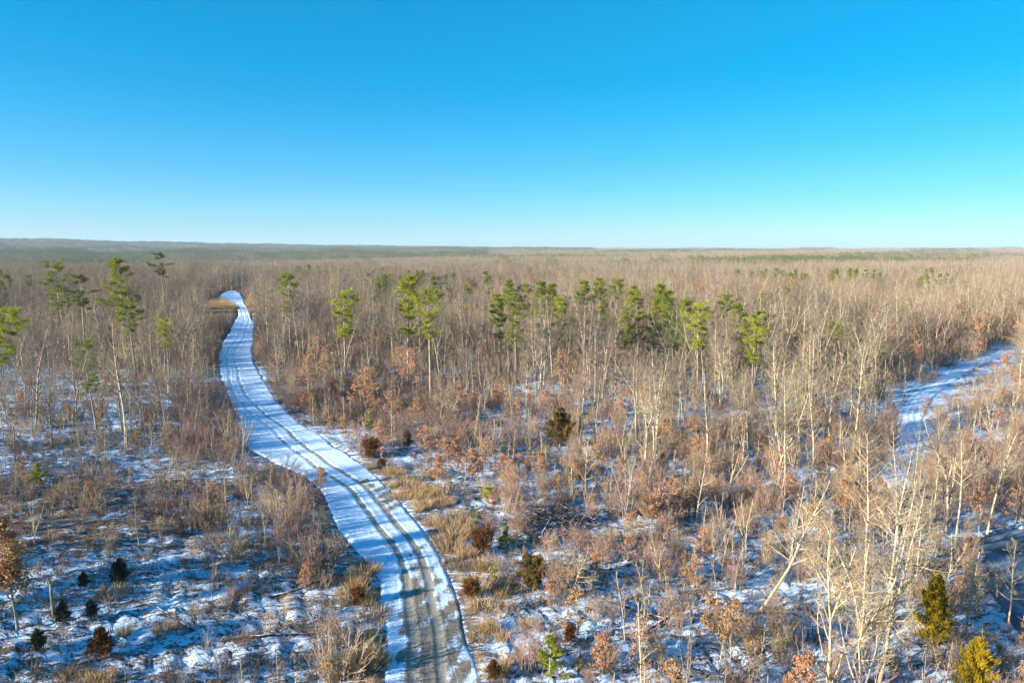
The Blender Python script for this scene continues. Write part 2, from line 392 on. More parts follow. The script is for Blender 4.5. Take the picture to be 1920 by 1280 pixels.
pz = min(float(hgt(*p)) for p in POND_W) - 0.12
pm = bpy.data.meshes.new('pond'); pc = np.mean(POND_W, 0); pl = []
big = [(pc[0] + (p[0] - pc[0]) * 1.12, pc[1] + (p[1] - pc[1]) * 1.12) for p in POND_W]
pm.from_pydata([(p[0], p[1], pz) for p in big], [], [list(range(len(big)))]); pm.materials.append(M['pond'])
if pm.polygons[0].normal.z < 0: pm.flip_normals()
tag(link(bpy.data.objects.new('pond', pm)), 'dark half frozen pond in the shade of the trees', kind='structure')

# ------------------------------------------------------------------ plant building kit
class MB:
    def __init__(s): s.v = []; s.f = []; s.n = 0
    def tube(s, P, R, k=4, cap=False):
        P = np.asarray(P, float); R = np.asarray(R, float); n = len(P)
        T = np.gradient(P, axis=0); T /= (np.linalg.norm(T, axis=1)[:, None] + 1e-9)
        ref = np.where(np.abs(T[:, 2:3]) > .9, np.array([[1., 0, 0]]), np.array([[0, 0, 1.]]))
        a = np.cross(T, ref); a /= (np.linalg.norm(a, axis=1)[:, None] + 1e-9); b = np.cross(T, a)
        th = np.arange(k) * 2 * math.pi / k
        V = P[:, None] + R[:, None, None] * (np.cos(th)[None, :, None] * a[:, None] + np.sin(th)[None, :, None] * b[:, None])
        s.v.append(V.reshape(-1, 3)); o = s.n; s.n += n * k
        for i in range(n - 1):
            for j in range(k):
                j2 = (j + 1) % k; s.f.append((o + i * k + j, o + i * k + j2, o + i * k + k + j2, o + i * k + k + j))
        if cap: s.f.append(tuple(o + (n - 1) * k + j for j in range(k)))
    def blades(s, P, D, L, W, r, bend=0.0):
        """thin tapering blades from points P along directions D"""
        P = np.asarray(P, float); D = np.asarray(D, float); n = len(P)
        D = D / (np.linalg.norm(D, axis=1)[:, None] + 1e-9)
        q = r.normal(0, 1, (n, 3)); side = np.cross(D, q); side /= (np.linalg.norm(side, axis=1)[:, None] + 1e-9)
        L = np.broadcast_to(L, (n,))[:, None]; W = np.broadcast_to(W, (n,))[:, None]
        tip = P + D * L; tip[:, 2] -= bend * L[:, 0]
        V = np.stack([P - side * W / 2, P + side * W / 2, tip], 1); s.v.append(V.reshape(-1, 3))
        s.f += [(s.n + 3 * i, s.n + 3 * i + 1, s.n + 3 * i + 2) for i in range(n)]; s.n += 3 * n
    def leaves(s, P, size, r):
        P = np.asarray(P, float); n = len(P); a = r.normal(0, 1, (n, 3)); a /= np.linalg.norm(a, axis=1)[:, None]
        b = np.cross(a, r.normal(0, 1, (n, 3))); b /= (np.linalg.norm(b, axis=1)[:, None] + 1e-9); c = np.cross(a, b)
        z = (size * r.uniform(.6, 1.25, n))[:, None]
        V = np.stack([P - a * z, P + b * z * .5 + c * z * .15, P + a * z, P - b * z * .5 + c * z * .15], 1); s.v.append(V.reshape(-1, 3))
        s.f += [(s.n + 4 * i, s.n + 4 * i + 1, s.n + 4 * i + 2, s.n + 4 * i + 3) for i in range(n)]; s.n += 4 * n
    def mesh(s, name, material):
        me = bpy.data.meshes.new(name); V = np.concatenate(s.v) if s.v else np.zeros((0, 3))
        me.from_pydata(V.tolist(), [], s.f); me.materials.append(material); me.shade_smooth(); return me

def grow(r, p, d, L, n, wob, up):
    P = [np.array(p, float)]; d = np.array(d, float); d /= np.linalg.norm(d)
    for i in range(n):
        d = d + r.normal(0, wob, 3) + np.array([0, 0, up]); d /= np.linalg.norm(d); P.append(P[-1] + d * L / n)
    return np.array(P), d

def along(P, t):
    q = t * (len(P) - 1); i = min(int(q), len(P) - 2); f = q - i
    d = P[i + 1] - P[i]; return P[i] * (1 - f) + P[i + 1] * f, d / (np.linalg.norm(d) + 1e-9)

def side_dir(r, d, ang, az=None):
    ref = np.array([0, 0, 1.]) if abs(d[2]) < .95 else np.array([1., 0, 0])
    a = np.cross(d, ref); a /= np.linalg.norm(a); b = np.cross(d, a); az = r.uniform(0, 2 * math.pi) if az is None else az
    return d * math.cos(ang) + (a * math.cos(az) + b * math.sin(az)) * math.sin(ang)

def bare_tree(seed, h, first=.42, nl=15, fork=0, spread=.30, rtrunk=None, wob=.035, sub=6, tw=4, twr=.011, limb_sep=False, snow=False, tips=None):
    """returns trunk MB, crown MB, list of limb MBs and the twig tip points"""
    r = np.random.default_rng(seed); tr, cr = MB(), MB(); limbs = []; tipl = []
    r0 = rtrunk or h * .0115
    P, d = grow(r, (0, 0, -.3), (0, 0, 1), h * (.97 if not fork else fork), 11, wob, .02)
    tt = np.linspace(0, 1, len(P)); endr = .02 if not fork else r0 * .62
    R = r0 * (1 - tt) ** .85 + endr * tt; R[0] *= 1.45; R[1] *= 1.05
    tr.tube(P, R, 7)
    axes = [(P, R, first / (fork or 1) if fork else first, nl)]
    if fork:
        axes = [(P, R, .55, max(2, nl // 5))]
        az = r.uniform(0, 6.28); nf = 2 if r.random() < .65 else 3
        for k in range(nf):
            q, _ = grow(r, P[-1], side_dir(r, d, r.uniform(.24, .46), az + k * 2 * math.pi / nf + r.normal(0, .3)), h * (1 - fork) * r.uniform(.85, 1.08), 9, .06, .05)
            t2 = np.linspace(0, 1, len(q)); R2 = R[-1] * .85 * (1 - t2) ** .8 + .016
            tr.tube(q, R2, 6); axes.append((q, R2, .12, nl // nf + 2))
    for (P, R, f0, n) in axes:
        az = r.uniform(0, 6.28); LT = np.linalg.norm(P[-1] - P[0])
        for i in range(n):
            t = f0 + (.985 - f0) * ((i + r.uniform(.1, .9)) / n)
            b, bd = along(P, t); az += 2.4 + r.normal(0, .5)
            rb = np.interp(t * (len(P) - 1), np.arange(len(P)), R)
            L = h * spread * (1 - .72 * (t - f0) / (1 - f0)) * r.uniform(.6, 1.2)
            mb = MB() if limb_sep and rb > .05 else cr
            if mb is not cr: limbs.append(mb)
            lp, _ = grow(r, b, side_dir(r, bd, r.uniform(.65, 1.15), az), L, 6, .12, .07)
            rl = min(rb * .6, L * .019 + .008); lt = np.linspace(0, 1, len(lp))
            mb.tube(lp, rl * (1 - lt) + .008, 4)
            ns = max(2, int(sub * L / (h * spread) + .5) + 1)
            for j in range(ns):
                u = .22 + .78 * (j + r.random()) / ns; c, cd = along(lp, min(u, .99)); l2 = L * .48 * (1.15 - u * .75) * r.uniform(.6, 1.25)
                sp, _ = grow(r, c, side_dir(r, cd, r.uniform(.5, .95)), l2, 3, .14, .06)
                mb.tube(sp, np.array([1, .75, .55, .4]) * max(rl * .42 * (1 - u * .6), twr), 3)
                for k in range(tw):
                    e, ed = along(sp, min(.2 + .8 * (k + r.random()) / tw, .99)); l3 = l2 * r.uniform(.35, .75)
                    tp, _ = grow(r, e, side_dir(r, ed, r.uniform(.4, .9)), l3, 2, .15, .05)
                    mb.tube(tp, [twr, twr * .8, twr * .5], 3); tipl.append(tp[-1]); tipl.append(tp[1])
    return tr, cr, limbs, np.array(tipl)

def shrub(seed, h, w, stems, twr=.010, sub=5, splay=.35, tw=2):
    r = np.random.default_rng(seed); m = MB(); tips = []
    for i in range(stems):
        a = r.uniform(0, 6.28); q = w * .35 * math.sqrt(r.random()); an = abs(r.normal(0, splay)); d = (math.cos(a) * math.sin(an), math.sin(a) * math.sin(an), math.cos(an))
        L = h * r.uniform(.55, 1.08); P, _ = grow(r, (math.cos(a) * q, math.sin(a) * q, -.1), d, L, 5, .09, .03)
        m.tube(P, np.linspace(twr * 2.2, twr * .8, 6), 3)
        for j in range(sub):
            b, bd = along(P, r.uniform(.25, .97)); sp, _ = grow(r, b, side_dir(r, bd, r.uniform(.3, .8)), L * r.uniform(.14, .36), 2, .14, .05)
            m.tube(sp, [twr, twr * .8, twr * .6], 3); tips.append(sp[-1])
            for k in range(tw):
                b2, d2 = along(sp, r.uniform(.2, .9)); s2, _ = grow(r, b2, side_dir(r, d2, r.uniform(.4, .9)), L * r.uniform(.07, .17), 1, .1, .05)
                m.tube(s2, [twr * .8, twr * .5], 3); tips.append(s2[-1])
    return m, np.array(tips)

def leafy(seed, h, low=.15, dens=1.0, spread=.46, nl=20, size=.10, first=None):
    tr, cr, _, tips = bare_tree(seed, h, first=first if first is not None else low, nl=nl, spread=spread, rtrunk=h * .011, sub=5, tw=3, twr=.010)
    r = np.random.default_rng(seed + 5); n = int(len(tips) * 2.4 * dens)
    # leaves hang on in bunches: some branches keep them, some are bare
    keep = tips[(np.sin(tips[:, 0] * 2.1 + seed) + np.sin(tips[:, 1] * 2.3) + np.sin(tips[:, 2] * 1.7 + 1)) > -1.0]
    keep = keep if len(keep) > 20 else tips
    P = keep[r.integers(0, len(keep), n)] + r.normal(0, h * .018 + .03, (n, 3)); lf = MB(); lf.leaves(P, size, r)
    return tr, cr, lf

def pine(seed, h, crown=.45, width=.14, tiers=11, flat=.35, per=5, tuft=26, gap=.25, shape='column'):
    """crown: share of height that carries branches; foliage in separate layered plates"""
    r = np.random.default_rng(seed); tr, br, nd = MB(), MB(), MB()
    P, _ = grow(r, (0, 0, -.3), (0, 0, 1), h, 10, .016, .03); tt = np.linspace(0, 1, 11)
    R = h * .0105 * (1 - tt) ** .8 + .025; R[0] *= 1.3; tr.tube(P, R, 7)
    BP, BD = [], []
    for i in range(tiers):
        f = (i + r.uniform(.2, .8)) / tiers; t = 1 - crown * (1 - f)
        if r.random() < gap and 0 < i < tiers - 2: continue
        if shape == 'column': prof = (.55 + .45 * math.sin(math.pi * min(1, (1 - f) * 1.2))) * r.uniform(.7, 1.2)
        elif shape == 'flat': prof = (.5 + .6 * f) * r.uniform(.8, 1.2) if f < .9 else .6
        else: prof = (1.08 - f) * r.uniform(.85, 1.15) + .12
        L0 = h * width * prof; a0 = r.uniform(0, 6.28)
        for k in range(per):
            if r.random() < .22: continue
            b, bd = along(P, float(np.clip(t + r.normal(0, .5 * crown / tiers), .05, .99)))
            L = L0 * r.uniform(.35, 1.55); el = r.uniform(-.12, .35) + .5 * f; az = a0 + k * 2 * math.pi / per + r.normal(0, .4)
            q, _ = grow(r, b, (math.cos(az) * math.cos(el), math.sin(az) * math.cos(el), math.sin(el)), L, 4, .10, .06)
            br.tube(q, np.linspace(.016 + L * .011, .010, 5), 3)
            for j in range(3 + int(L * 2.6 * 16 / h)):
                c, cd = along(q, r.uniform(.3, 1.0) ** .7); e = c + side_dir(r, cd, r.uniform(.5, 1.2)) * r.uniform(.05, .30) * min(L, 2.2); e[2] = c[2] + (e[2] - c[2]) * flat + .08
                BP.append(e); BD.append(cd)
    BP = np.array(BP); BD = np.array(BD); n = len(BP)
    S = h / 16
    pp = np.repeat(BP, tuft, 0) + r.normal(0, .19 * S, (n * tuft, 3)) * np.array([1, 1, .42]); dd = np.repeat(BD, tuft, 0) * .35 + r.normal(0, .75, (n * tuft, 3)) + np.array([0, 0, .35])
    nd.blades(pp, dd, r.uniform(.24, .46, n * tuft) * (.3 + .7 * S), .058 * (.3 + .7 * S), r)
    return tr, br, nd

def cedar(seed, h, w, shape='cone', n=3600, blade=.30):
    r = np.random.default_rng(seed); tr, nd = MB(), MB()
    P, _ = grow(r, (0, 0, -.2), (0, 0, 1), h * .9, 6, .02, .03); tr.tube(P, np.linspace(h * .02 + .02, .015, 7), 6)
    k = 34 + int(h * 5); pos, dirs = [], []
    per = n // k
    for i in range(k):                                        # boughs that sweep up and out, each with its own sprays
        f = (i + r.random()) / k
        rad = w * .5 * ((1 - f) ** .8 + .04 if shape == 'cone' else math.sqrt(max(.05, 1 - (2 * f - .85) ** 2 / 1.35))) * r.uniform(.6, 1.3)
        a = i * 2.399 + r.normal(0, .35); z0 = h * (.03 + .80 * f); L = math.hypot(rad, rad * .55 + h * .05)
        tipd = np.array([math.cos(a) * rad, math.sin(a) * rad, rad * r.uniform(.25, .8) + h * .07]); base = np.array([0, 0, z0])
        t = r.random(per) ** .6; c = base + t[:, None] * tipd; c[:, 2] += .12 * rad * t * t
        sp = (.05 + .16 * rad * (1.15 - t))[:, None]; pos.append(c + r.normal(0, 1, (per, 3)) * sp); dirs.append(tipd / L * .8 + r.normal(0, .45, (per, 3)) + np.array([0, 0, .55]))
    pos = np.concatenate(pos); pos[:, 2] = np.clip(pos[:, 2], .04, None); m = len(pos)
    nd.blades(pos, np.concatenate(dirs), r.uniform(.5, 1.4, m) * blade, blade * .20, r)
    return tr, nd

def tuft(seed, h, w, n, bend=.15, wd=.035):
    r = np.random.default_rng(seed); m = MB(); a = r.uniform(0, 6.28, n); q = w * .5 * np.sqrt(r.random(n))
    P = np.stack([np.cos(a) * q, np.sin(a) * q, np.full(n, -.05)], 1); D = np.stack([np.cos(a) * .35 + r.normal(0, .25, n), np.sin(a) * .35 + r.normal(0, .25, n), np.ones(n)], 1)
    m.blades(P, D, h * r.uniform(.5, 1.15, n), wd, r, bend); return m

def join(name, parts):
    """one mesh out of several (mesh builder, material) pairs, for the scattered masses"""
    me = bpy.data.meshes.new(name); V = []; F = []; mi = []; o = 0
    for k, (mb, m) in enumerate(parts):
        me.materials.append(m)
        if not mb.v: continue
        v = np.concatenate(mb.v); V.append(v); F += [tuple(o + q for q in f) for f in mb.f]; mi += [k] * len(mb.f); o += len(v)
    me.from_pydata(np.concatenate(V).tolist(), [], F); me.polygons.foreach_set('material_index', mi); me.shade_smooth(); return me

def merge(a, b):
    a.v += b.v; a.f += [tuple(a.n + q for q in f) for f in b.f]; a.n += b.n; return a

# prototypes: kind -> list of [(part name, mesh), ...] and one joined mesh for scattering
KIT, MASS = {}, {}
def kit(kind, variants):
    KIT[kind] = []; c = bpy.data.collections.new(kind + '_mass'); MASS[kind] = c
    for i, parts in enumerate(variants):
        KIT[kind].append([(n, mb.mesh(n, m)) for n, mb, m in parts if mb.v])
        c.objects.link(bpy.data.objects.new('%s_%02d' % (kind, i), join('%s_%02d' % (kind, i), [(mb, m) for n, mb, m in parts])))

def bt(seed, h, bark='bark', twig='twig', **kw):
    kw['nl'] = int(kw.get('nl', 15) * 1.5); kw['spread'] = kw.get('spread', .3) * 1.12; kw['first'] = kw.get('first', .42) * .82; kw['rtrunk'] = h * .0098
    t, c, l, _ = bare_tree(seed, h, sub=6, tw=4, twr=.0095, **kw); return [('trunk', t, M[bark]), ('crown', c, M[twig])]
kit('bare_tree', [bt(1, 14, first=.45, nl=17), bt(2, 15, twig='grey_twig', first=.5, nl=15, spread=.25), bt(3, 13.5, fork=.48, nl=18, spread=.27), bt(4, 16, first=.4, nl=19, spread=.27),
                  bt(5, 14, twig='grey_twig', fork=.38, nl=20, spread=.26), bt(6, 15, twig='olive_twig', first=.56, nl=14, spread=.24, wob=.05), bt(7, 12.5, twig='brown_twig', first=.35, nl=18, spread=.31), bt(8, 15.5, fork=.55, nl=17)])
kit('pale_tree', [bt(21, 14.5, 'pale_bark', 'pale_twig', first=.45, nl=17), bt(22, 15.5, 'pale_bark', 'pale_twig', fork=.42, nl=20, spread=.27),
                  bt(23, 14, 'pale_bark', 'pale_twig', first=.52, nl=15, spread=.25, wob=.05), bt(24, 15, 'pale_bark', 'pale_twig', fork=.3, nl=22, spread=.27), bt(25, 16, 'pale_bark', 'pale_twig', first=.4, nl=18, spread=.28)])
def sap(seed, h, bark, twig, **kw):
    t, c, _, _ = bare_tree(seed, h, first=.22, nl=13, spread=.26, rtrunk=h * .009 + .008, sub=4, tw=3, twr=.009, **kw); return [('trunk', t, M[bark]), ('crown', c, M[twig])]
kit('sapling', [sap(31, 5, 'bark', 'tan_twig'), sap(32, 6, 'pale_bark', 'tan_twig', fork=.3), sap(33, 5.5, 'bark', 'brown_twig'), sap(34, 4.5, 'pale_bark', 'pale_twig'), sap(35, 6, 'bark', 'brown_twig', fork=.25), sap(36, 5, 'bark', 'twig', wob=.07)])
def lv(seed, h, leaf, **kw):
    t, c, l = leafy(seed, h, **kw); return [('trunk', merge(t, c), M['bark']), ('crown', l, M[leaf])]
kit('oak_sapling', [lv(41, 5, 'russet_leaf'), lv(42, 4, 'tan_leaf', dens=.8), lv(43, 6, 'russet_leaf', dens=.9, spread=.38), lv(44, 3.2, 'russet_leaf', dens=1.3, size=.075), lv(45, 4.4, 'tan_leaf', dens=.55), lv(46, 7.5, 'russet_leaf', dens=.6, low=.25)])
def sh(seed, h, w, st, twig, **kw):
    m, _ = shrub(seed, h, w, st, **kw); return [('stems', m, M[twig])]
kit('shrub', [sh(51, 2.6, 2.2, 34, 'brown_twig'), sh(52, 2.0, 2.4, 36, 'tan_twig', splay=.5), sh(53, 3.2, 2.0, 30, 'tan_twig'), sh(54, 1.6, 2.2, 34, 'twig', splay=.6), sh(55, 2.8, 2.6, 40, 'brown_twig', splay=.45), sh(56, 2.2, 1.8, 28, 'twig'), sh(57, 3.8, 2.2, 44, 'tan_twig', splay=.16, sub=7), sh(58, 3.4, 2.6, 48, 'pink_twig', splay=.18, sub=7)])
kit('low_brush', [sh(61, .8, 1.6, 22, 'twig', splay=.8, sub=3, tw=1), sh(62, .7, 1.4, 22, 'brown_twig', splay=.9, sub=3, tw=1), sh(63, 1.0, 1.5, 20, 'tan_twig', splay=.6, sub=3, tw=1),
                  [('blades', tuft(64, .55, .7, 60), M['grey_straw'])], [('blades', tuft(65, .5, .9, 60, .25), M['grey_straw'])], sh(66, .5, 1.8, 26, 'dead_wood', splay=1.2, sub=2, tw=1)])
kit('grass_clump', [[('blades', tuft(71, 1.1, 1.1, 260), M['straw'])], [('blades', tuft(72, .9, 1.4, 280, .25), M['straw'])], [('blades', tuft(73, 1.3, .9, 220), M['straw'])], [('blades', tuft(74, .8, 1.5, 260, .3), M['grey_straw'])]])
def pn(seed, h, needle='pine_needle', **kw):
    t, b, n = pine(seed, h, **kw); return [('trunk', merge(t, b), M['bark']), ('crown', n, M[needle])]
kit('pine_tree', [pn(81, 18, crown=.55, width=.14, tiers=17), pn(82, 19, crown=.30, width=.15, tiers=10, shape='flat', gap=.1), pn(83, 18, crown=.45, width=.15, tiers=13, gap=.3),
                  pn(84, 15, crown=.66, width=.175, tiers=20, shape='cone', gap=.05, per=6), pn(85, 16, crown=.58, width=.175, tiers=17, shape='cone', gap=.1, per=6), pn(86, 18, 'bright_needle', crown=.45, width=.12, tiers=14, gap=.3),
                  pn(87, 17, 'dark_needle', crown=.32, width=.12, tiers=11, gap=.35), pn(88, 17, 'bright_needle', crown=.55, width=.105, tiers=19, gap=.2)])
kit('young_pine', [pn(91, 3.2, 'bright_needle', crown=.85, width=.27, tiers=11, shape='cone', gap=.04, per=6, tuft=20), pn(92, 2.4, 'bright_needle', crown=.85, width=.26, tiers=8, shape='column', gap=.1, per=6, tuft=20),
                   pn(93, 4.2, 'pine_needle', crown=.8, width=.22, tiers=10, shape='cone', gap=.12, per=6, tuft=20)])
def cd(seed, h, w, leaf, **kw):
    t, n = cedar(seed, h, w, **kw); return [('trunk', t, M['bark']), ('crown', n, M[leaf])]
kit('cedar_tree', [cd(101, 3.2, 2.2, 'cedar_olive', shape='oval', n=8000, blade=.24), cd(102, 2.0, 1.7, 'cedar_rust', shape='oval', n=3000, blade=.26), cd(103, 2.2, 1.5, 'cedar_dark', shape='cone', n=1900, blade=.30),
                   cd(104, 6.5, 2.5, 'cedar_gold', shape='cone', n=13000, blade=.27), cd(105, 4.6, 2.5, 'cedar_gold', shape='cone', n=12000, blade=.26), cd(106, 4.2, 3.2, 'cedar_olive', shape='cone', n=10000, blade=.27), cd(107, 2.3, 1.7, 'cedar_rust', shape='cone', n=3200, blade=.27)])
# far woods: light trees with heavier twigs, in small stands
def stand(seed, n, size, pines, russet, twig='twig', bark='bark'):
    r = np.random.default_rng(seed); big, tw, ru, nd = MB(), MB(), MB(), MB()
    for i in range(n):
        h = r.uniform(9, 16.5); x, y = r.uniform(-size / 2, size / 2, 2); o = np.array([x, y, 0])
        if r.random() < pines:
            t, b, q = pine(seed * 100 + i, h * 1.1, crown=.5, width=.16, tiers=6, per=4, tuft=7, gap=.1)
            for src, dst in ((t, big), (q, nd)):
                if src.v: dst.v.append(np.concatenate(src.v) + o); dst.f += [tuple(dst.n + k for k in f) for f in src.f]; dst.n += src.n
            continue
        t, c, _, _ = bare_tree(seed * 100 + i, h, first=.4, nl=10, spread=.27, sub=3, tw=2, twr=.024, rtrunk=h * .0135)
        for src, dst in ((t, big), (c, ru if r.random() < russet else tw)):
            dst.v.append(np.concatenate(src.v) + o); dst.f += [tuple(dst.n + k for k in f) for f in src.f]; dst.n += src.n
    return [('trunk', big, M[bark]), ('crown', tw, M[twig]), ('crown', ru, M['brown_twig']), ('crown', nd, M['dark_needle'])]
def mass_only(kind, variants):
    c = bpy.data.collections.new(kind + '_mass'); MASS[kind] = c
    for i, parts in enumerate(variants):
        c.objects.link(bpy.data.objects.new('%s_%02d' % (kind, i), join('%s_%02d' % (kind, i), [(mb, m) for n, mb, m in parts])))
mass_only('stand', [stand(201, 24, 24, .02, .15), stand(202, 20, 24, .0, .3, 'twig', 'pale_bark'), stand(203, 24, 24, .08, .1, 'grey_twig', 'pale_bark'), stand(204, 26, 24, .0, .5, 'tan_twig'), stand(205, 24, 24, .75, .1), stand(206, 20, 24, .0, .1, 'olive_twig', 'pale_bark')])

# ------------------------------------------------------------------ placing things and masses
COUNT = {}
def place(kind, var, x, y, scale, rot, label, cat, group=None, name=None, lean=(0, 0), z=None, sz=1.0):
    """one thing: an Empty at its base with its parts as children; copies share mesh data"""
    parts = KIT[kind][var % len(KIT[kind])]; z = float(hgt(x, y)) if z is None else z
    e = bpy.data.objects.new(name or kind, None); COL.objects.link(e); e.empty_display_size = .2
    # lean = (tilt in radians, compass direction of the tilt)
    q = Matrix.Rotation(lean[0], 3, Vector((-math.sin(lean[1]), math.cos(lean[1]), 0))) @ Matrix.Rotation(rot, 3, 'Z')
    e.rotation_euler = q.to_euler(); e.location = (x, y, z); e.scale = (scale, scale, scale * sz)
    tag(e, label, cat, group)
    for n, me in parts:
        o = bpy.data.objects.new(n, me); COL.objects.link(o); o.parent = e
    return e

def gn_scatter():
    g = bpy.data.node_groups.new('scatter', 'GeometryNodeTree')
    g.interface.new_socket('Geometry', in_out='INPUT', socket_type='NodeSocketGeometry'); g.interface.new_socket('Kit', in_out='INPUT', socket_type='NodeSocketCollection')
    g.interface.new_socket('Geometry', in_out='OUTPUT', socket_type='NodeSocketGeometry')
    gi, go = g.nodes.new('NodeGroupInput'), g.nodes.new('NodeGroupOutput')
    ci = g.nodes.new('GeometryNodeCollectionInfo'); ci.inputs['Separate Children'].default_value = True; ci.inputs['Reset Children'].default_value = True
    ip = g.nodes.new('GeometryNodeInstanceOnPoints'); ip.inputs['Pick Instance'].default_value = True
    def na(n, t):
        a = g.nodes.new('GeometryNodeInputNamedAttribute'); a.data_type = t; a.inputs['Name'].default_value = n; return a.outputs['Attribute']
    g.links.new(gi.outputs[0], ip.inputs['Points']); g.links.new(gi.outputs[1], ci.inputs[0]); g.links.new(ci.outputs[0], ip.inputs['Instance'])
    g.links.new(na('pick', 'INT'), ip.inputs['Instance Index'])
    e2r = g.nodes.new('FunctionNodeEulerToRotation'); g.links.new(na('turn', 'FLOAT_VECTOR'), e2r.inputs[0])
    g.links.new(e2r.outputs[0], ip.inputs['Rotation']); g.links.new(na('size', 'FLOAT_VECTOR'), ip.inputs['Scale'])
    g.links.new(ip.outputs[0], go.inputs[0]); return g
GN = gn_scatter()

def scatter(name, kind, x, y, pick, size, label, tilt=.05, dz=0.0, flat=None):
    n = len(x)
    if n == 0: return
    me = bpy.data.meshes.new(name); z = hgt(x, y) + dz
    me.from_pydata(np.stack([x, y, z], 1).tolist(), [], [])
    me.attributes.new('pick', 'INT', 'POINT').data.foreach_set('value', np.asarray(pick, np.int32))
    t = np.stack([rng.normal(0, tilt, n), rng.normal(0, tilt, n), rng.uniform(0, 6.283, n)], 1).astype(np.float32)
    me.attributes.new('turn', 'FLOAT_VECTOR', 'POINT').data.foreach_set('vector', t.ravel())
    s = np.stack([size, size, size * rng.uniform(.85, 1.15, n)], 1).astype(np.float32)
    me.attributes.new('size', 'FLOAT_VECTOR', 'POINT').data.foreach_set('vector', s.ravel())
    o = link(bpy.data.objects.new(name, me)); tag(o, label, kind='stuff')
    md = o.modifiers.new('scatter', 'NODES'); md.node_group = GN
    for it in GN.interface.items_tree:
        if it.item_type == 'SOCKET' and it.in_out == 'INPUT' and it.name == 'Kit': md[it.identifier] = MASS[kind]
    print('STUFF', name, n)

def grid_pts(x0, x1, y0, y1, cell, jit=.48):
    gx, gy = np.meshgrid(np.arange(x0, x1, cell), np.arange(y0, y1, cell)); n = gx.size
    return gx.ravel() + rng.uniform(-jit, jit, n) * cell, gy.ravel() + rng.uniform(-jit, jit, n) * cell

ROAD_POLY = left_px + right_px[::-1]
SEE_ROAD = [(a + (30 if b > 855 else 14 if b > 760 else 5), b) for a, b in left_px if b > 553] + [q for q in right_px[::-1] if q[1] > 553]
SEE = [SEE_ROAD, [(388, 566), (448, 563), (450, 576), (392, 580)], [(1745, 738), (1800, 690), (1850, 664), (1912, 652), (1912, 662), (1850, 684), (1795, 712), (1760, 738)]]                # the road and its straw bank stay in sight
SEE_BOX = []                                                 # (x0, x1, y0, y1, distance): plants the photograph shows unobstructed
SEE_LOW = [[(1700, 850), (1690, 790), (1700, 760), (1770, 705), (1850, 660), (1912, 652), (1912, 668), (1850, 690), (1790, 725), (1745, 765), (1735, 850)]]
def hides(x, y, h, halfw, z=None, low=False):
    """does a plant of this height stand between the camera and what the photograph leaves open?"""
    z = hgt(x, y) if z is None else z; bad = np.zeros(np.shape(x), bool)
    for f in (0.0, .15, .3, .45, .6, .75, .9, 1.0):
        wx = halfw * (1 if f > .35 else .35)
        for sx in (-1, 0, 1):
            px, py = proj(x + sx * wx, y, z + h * f)
            for P in (SEE + SEE_LOW if low else SEE): bad |= in_poly(px, py, P)
            for (x0, x1, y0, y1, far_) in SEE_BOX: bad |= (px > x0) & (px < x1) & (py > y0) & (py < y1) & (y < far_)
    return bad

def view(x, y, h):
    """projected base, top and size in pixels, and whether any of it is in the frame"""
    z = hgt(x, y); px, py = proj(x, y, z); tx, ty = proj(x, y, z + h)
    ok = (px > -30) & (px < 1950) & (ty < 1280) & (y > 10)
    return px, py, ty, ok

# ================================================================== single things named from the photograph
taken = []                                                   # (x, y, radius) kept free of scattered plants
def at(px, py): return ground_at(px, py)[:2]
def by_px(kind, var, px, py, top, label, cat, h0, group=None, name=None, lean=(0, 0), rot=None, sz=1.0, keep=1.2):
    """stand a plant so that its foot is at (px, py) and its tip reaches pixel row top"""
    x, y = at(px, py); z = float(hgt(x, y)); lo_, hi_ = .1, 40.0
    for _ in range(30):
        m_ = (lo_ + hi_) / 2
        if proj(x, y, z + m_)[1] > top: lo_ = m_
        else: hi_ = m_
    taken.append((x, y, keep))
    fr, hw = {'pine_tree': (.42, 13), 'cedar_tree': (.75, .3 * (py - top)), 'young_pine': (.75, .25 * (py - top)), 'oak_sapling': (.5, .2 * (py - top))}[kind]
    if kind != 'pine_tree' or px in (126, 232, 258, 318, 181, 765, 808, 1309, 1410, 1229): SEE_BOX.append((px - hw, px + hw, top, top + fr * (py - top), y - 1))
    return place(kind, var, x, y, lo_ / h0 / sz, random.Random(px * 7 + py).uniform(0, 6.28) if rot is None else rot, label, cat, group, name, lean, sz=sz)

H_OF = {'pine_tree': [18, 19, 18, 15, 16, 18, 17, 17], 'young_pine': [3.2, 2.4, 4.2], 'cedar_tree': [3.2, 2, 2.2, 6.5, 4.6, 4.2, 2.3]}
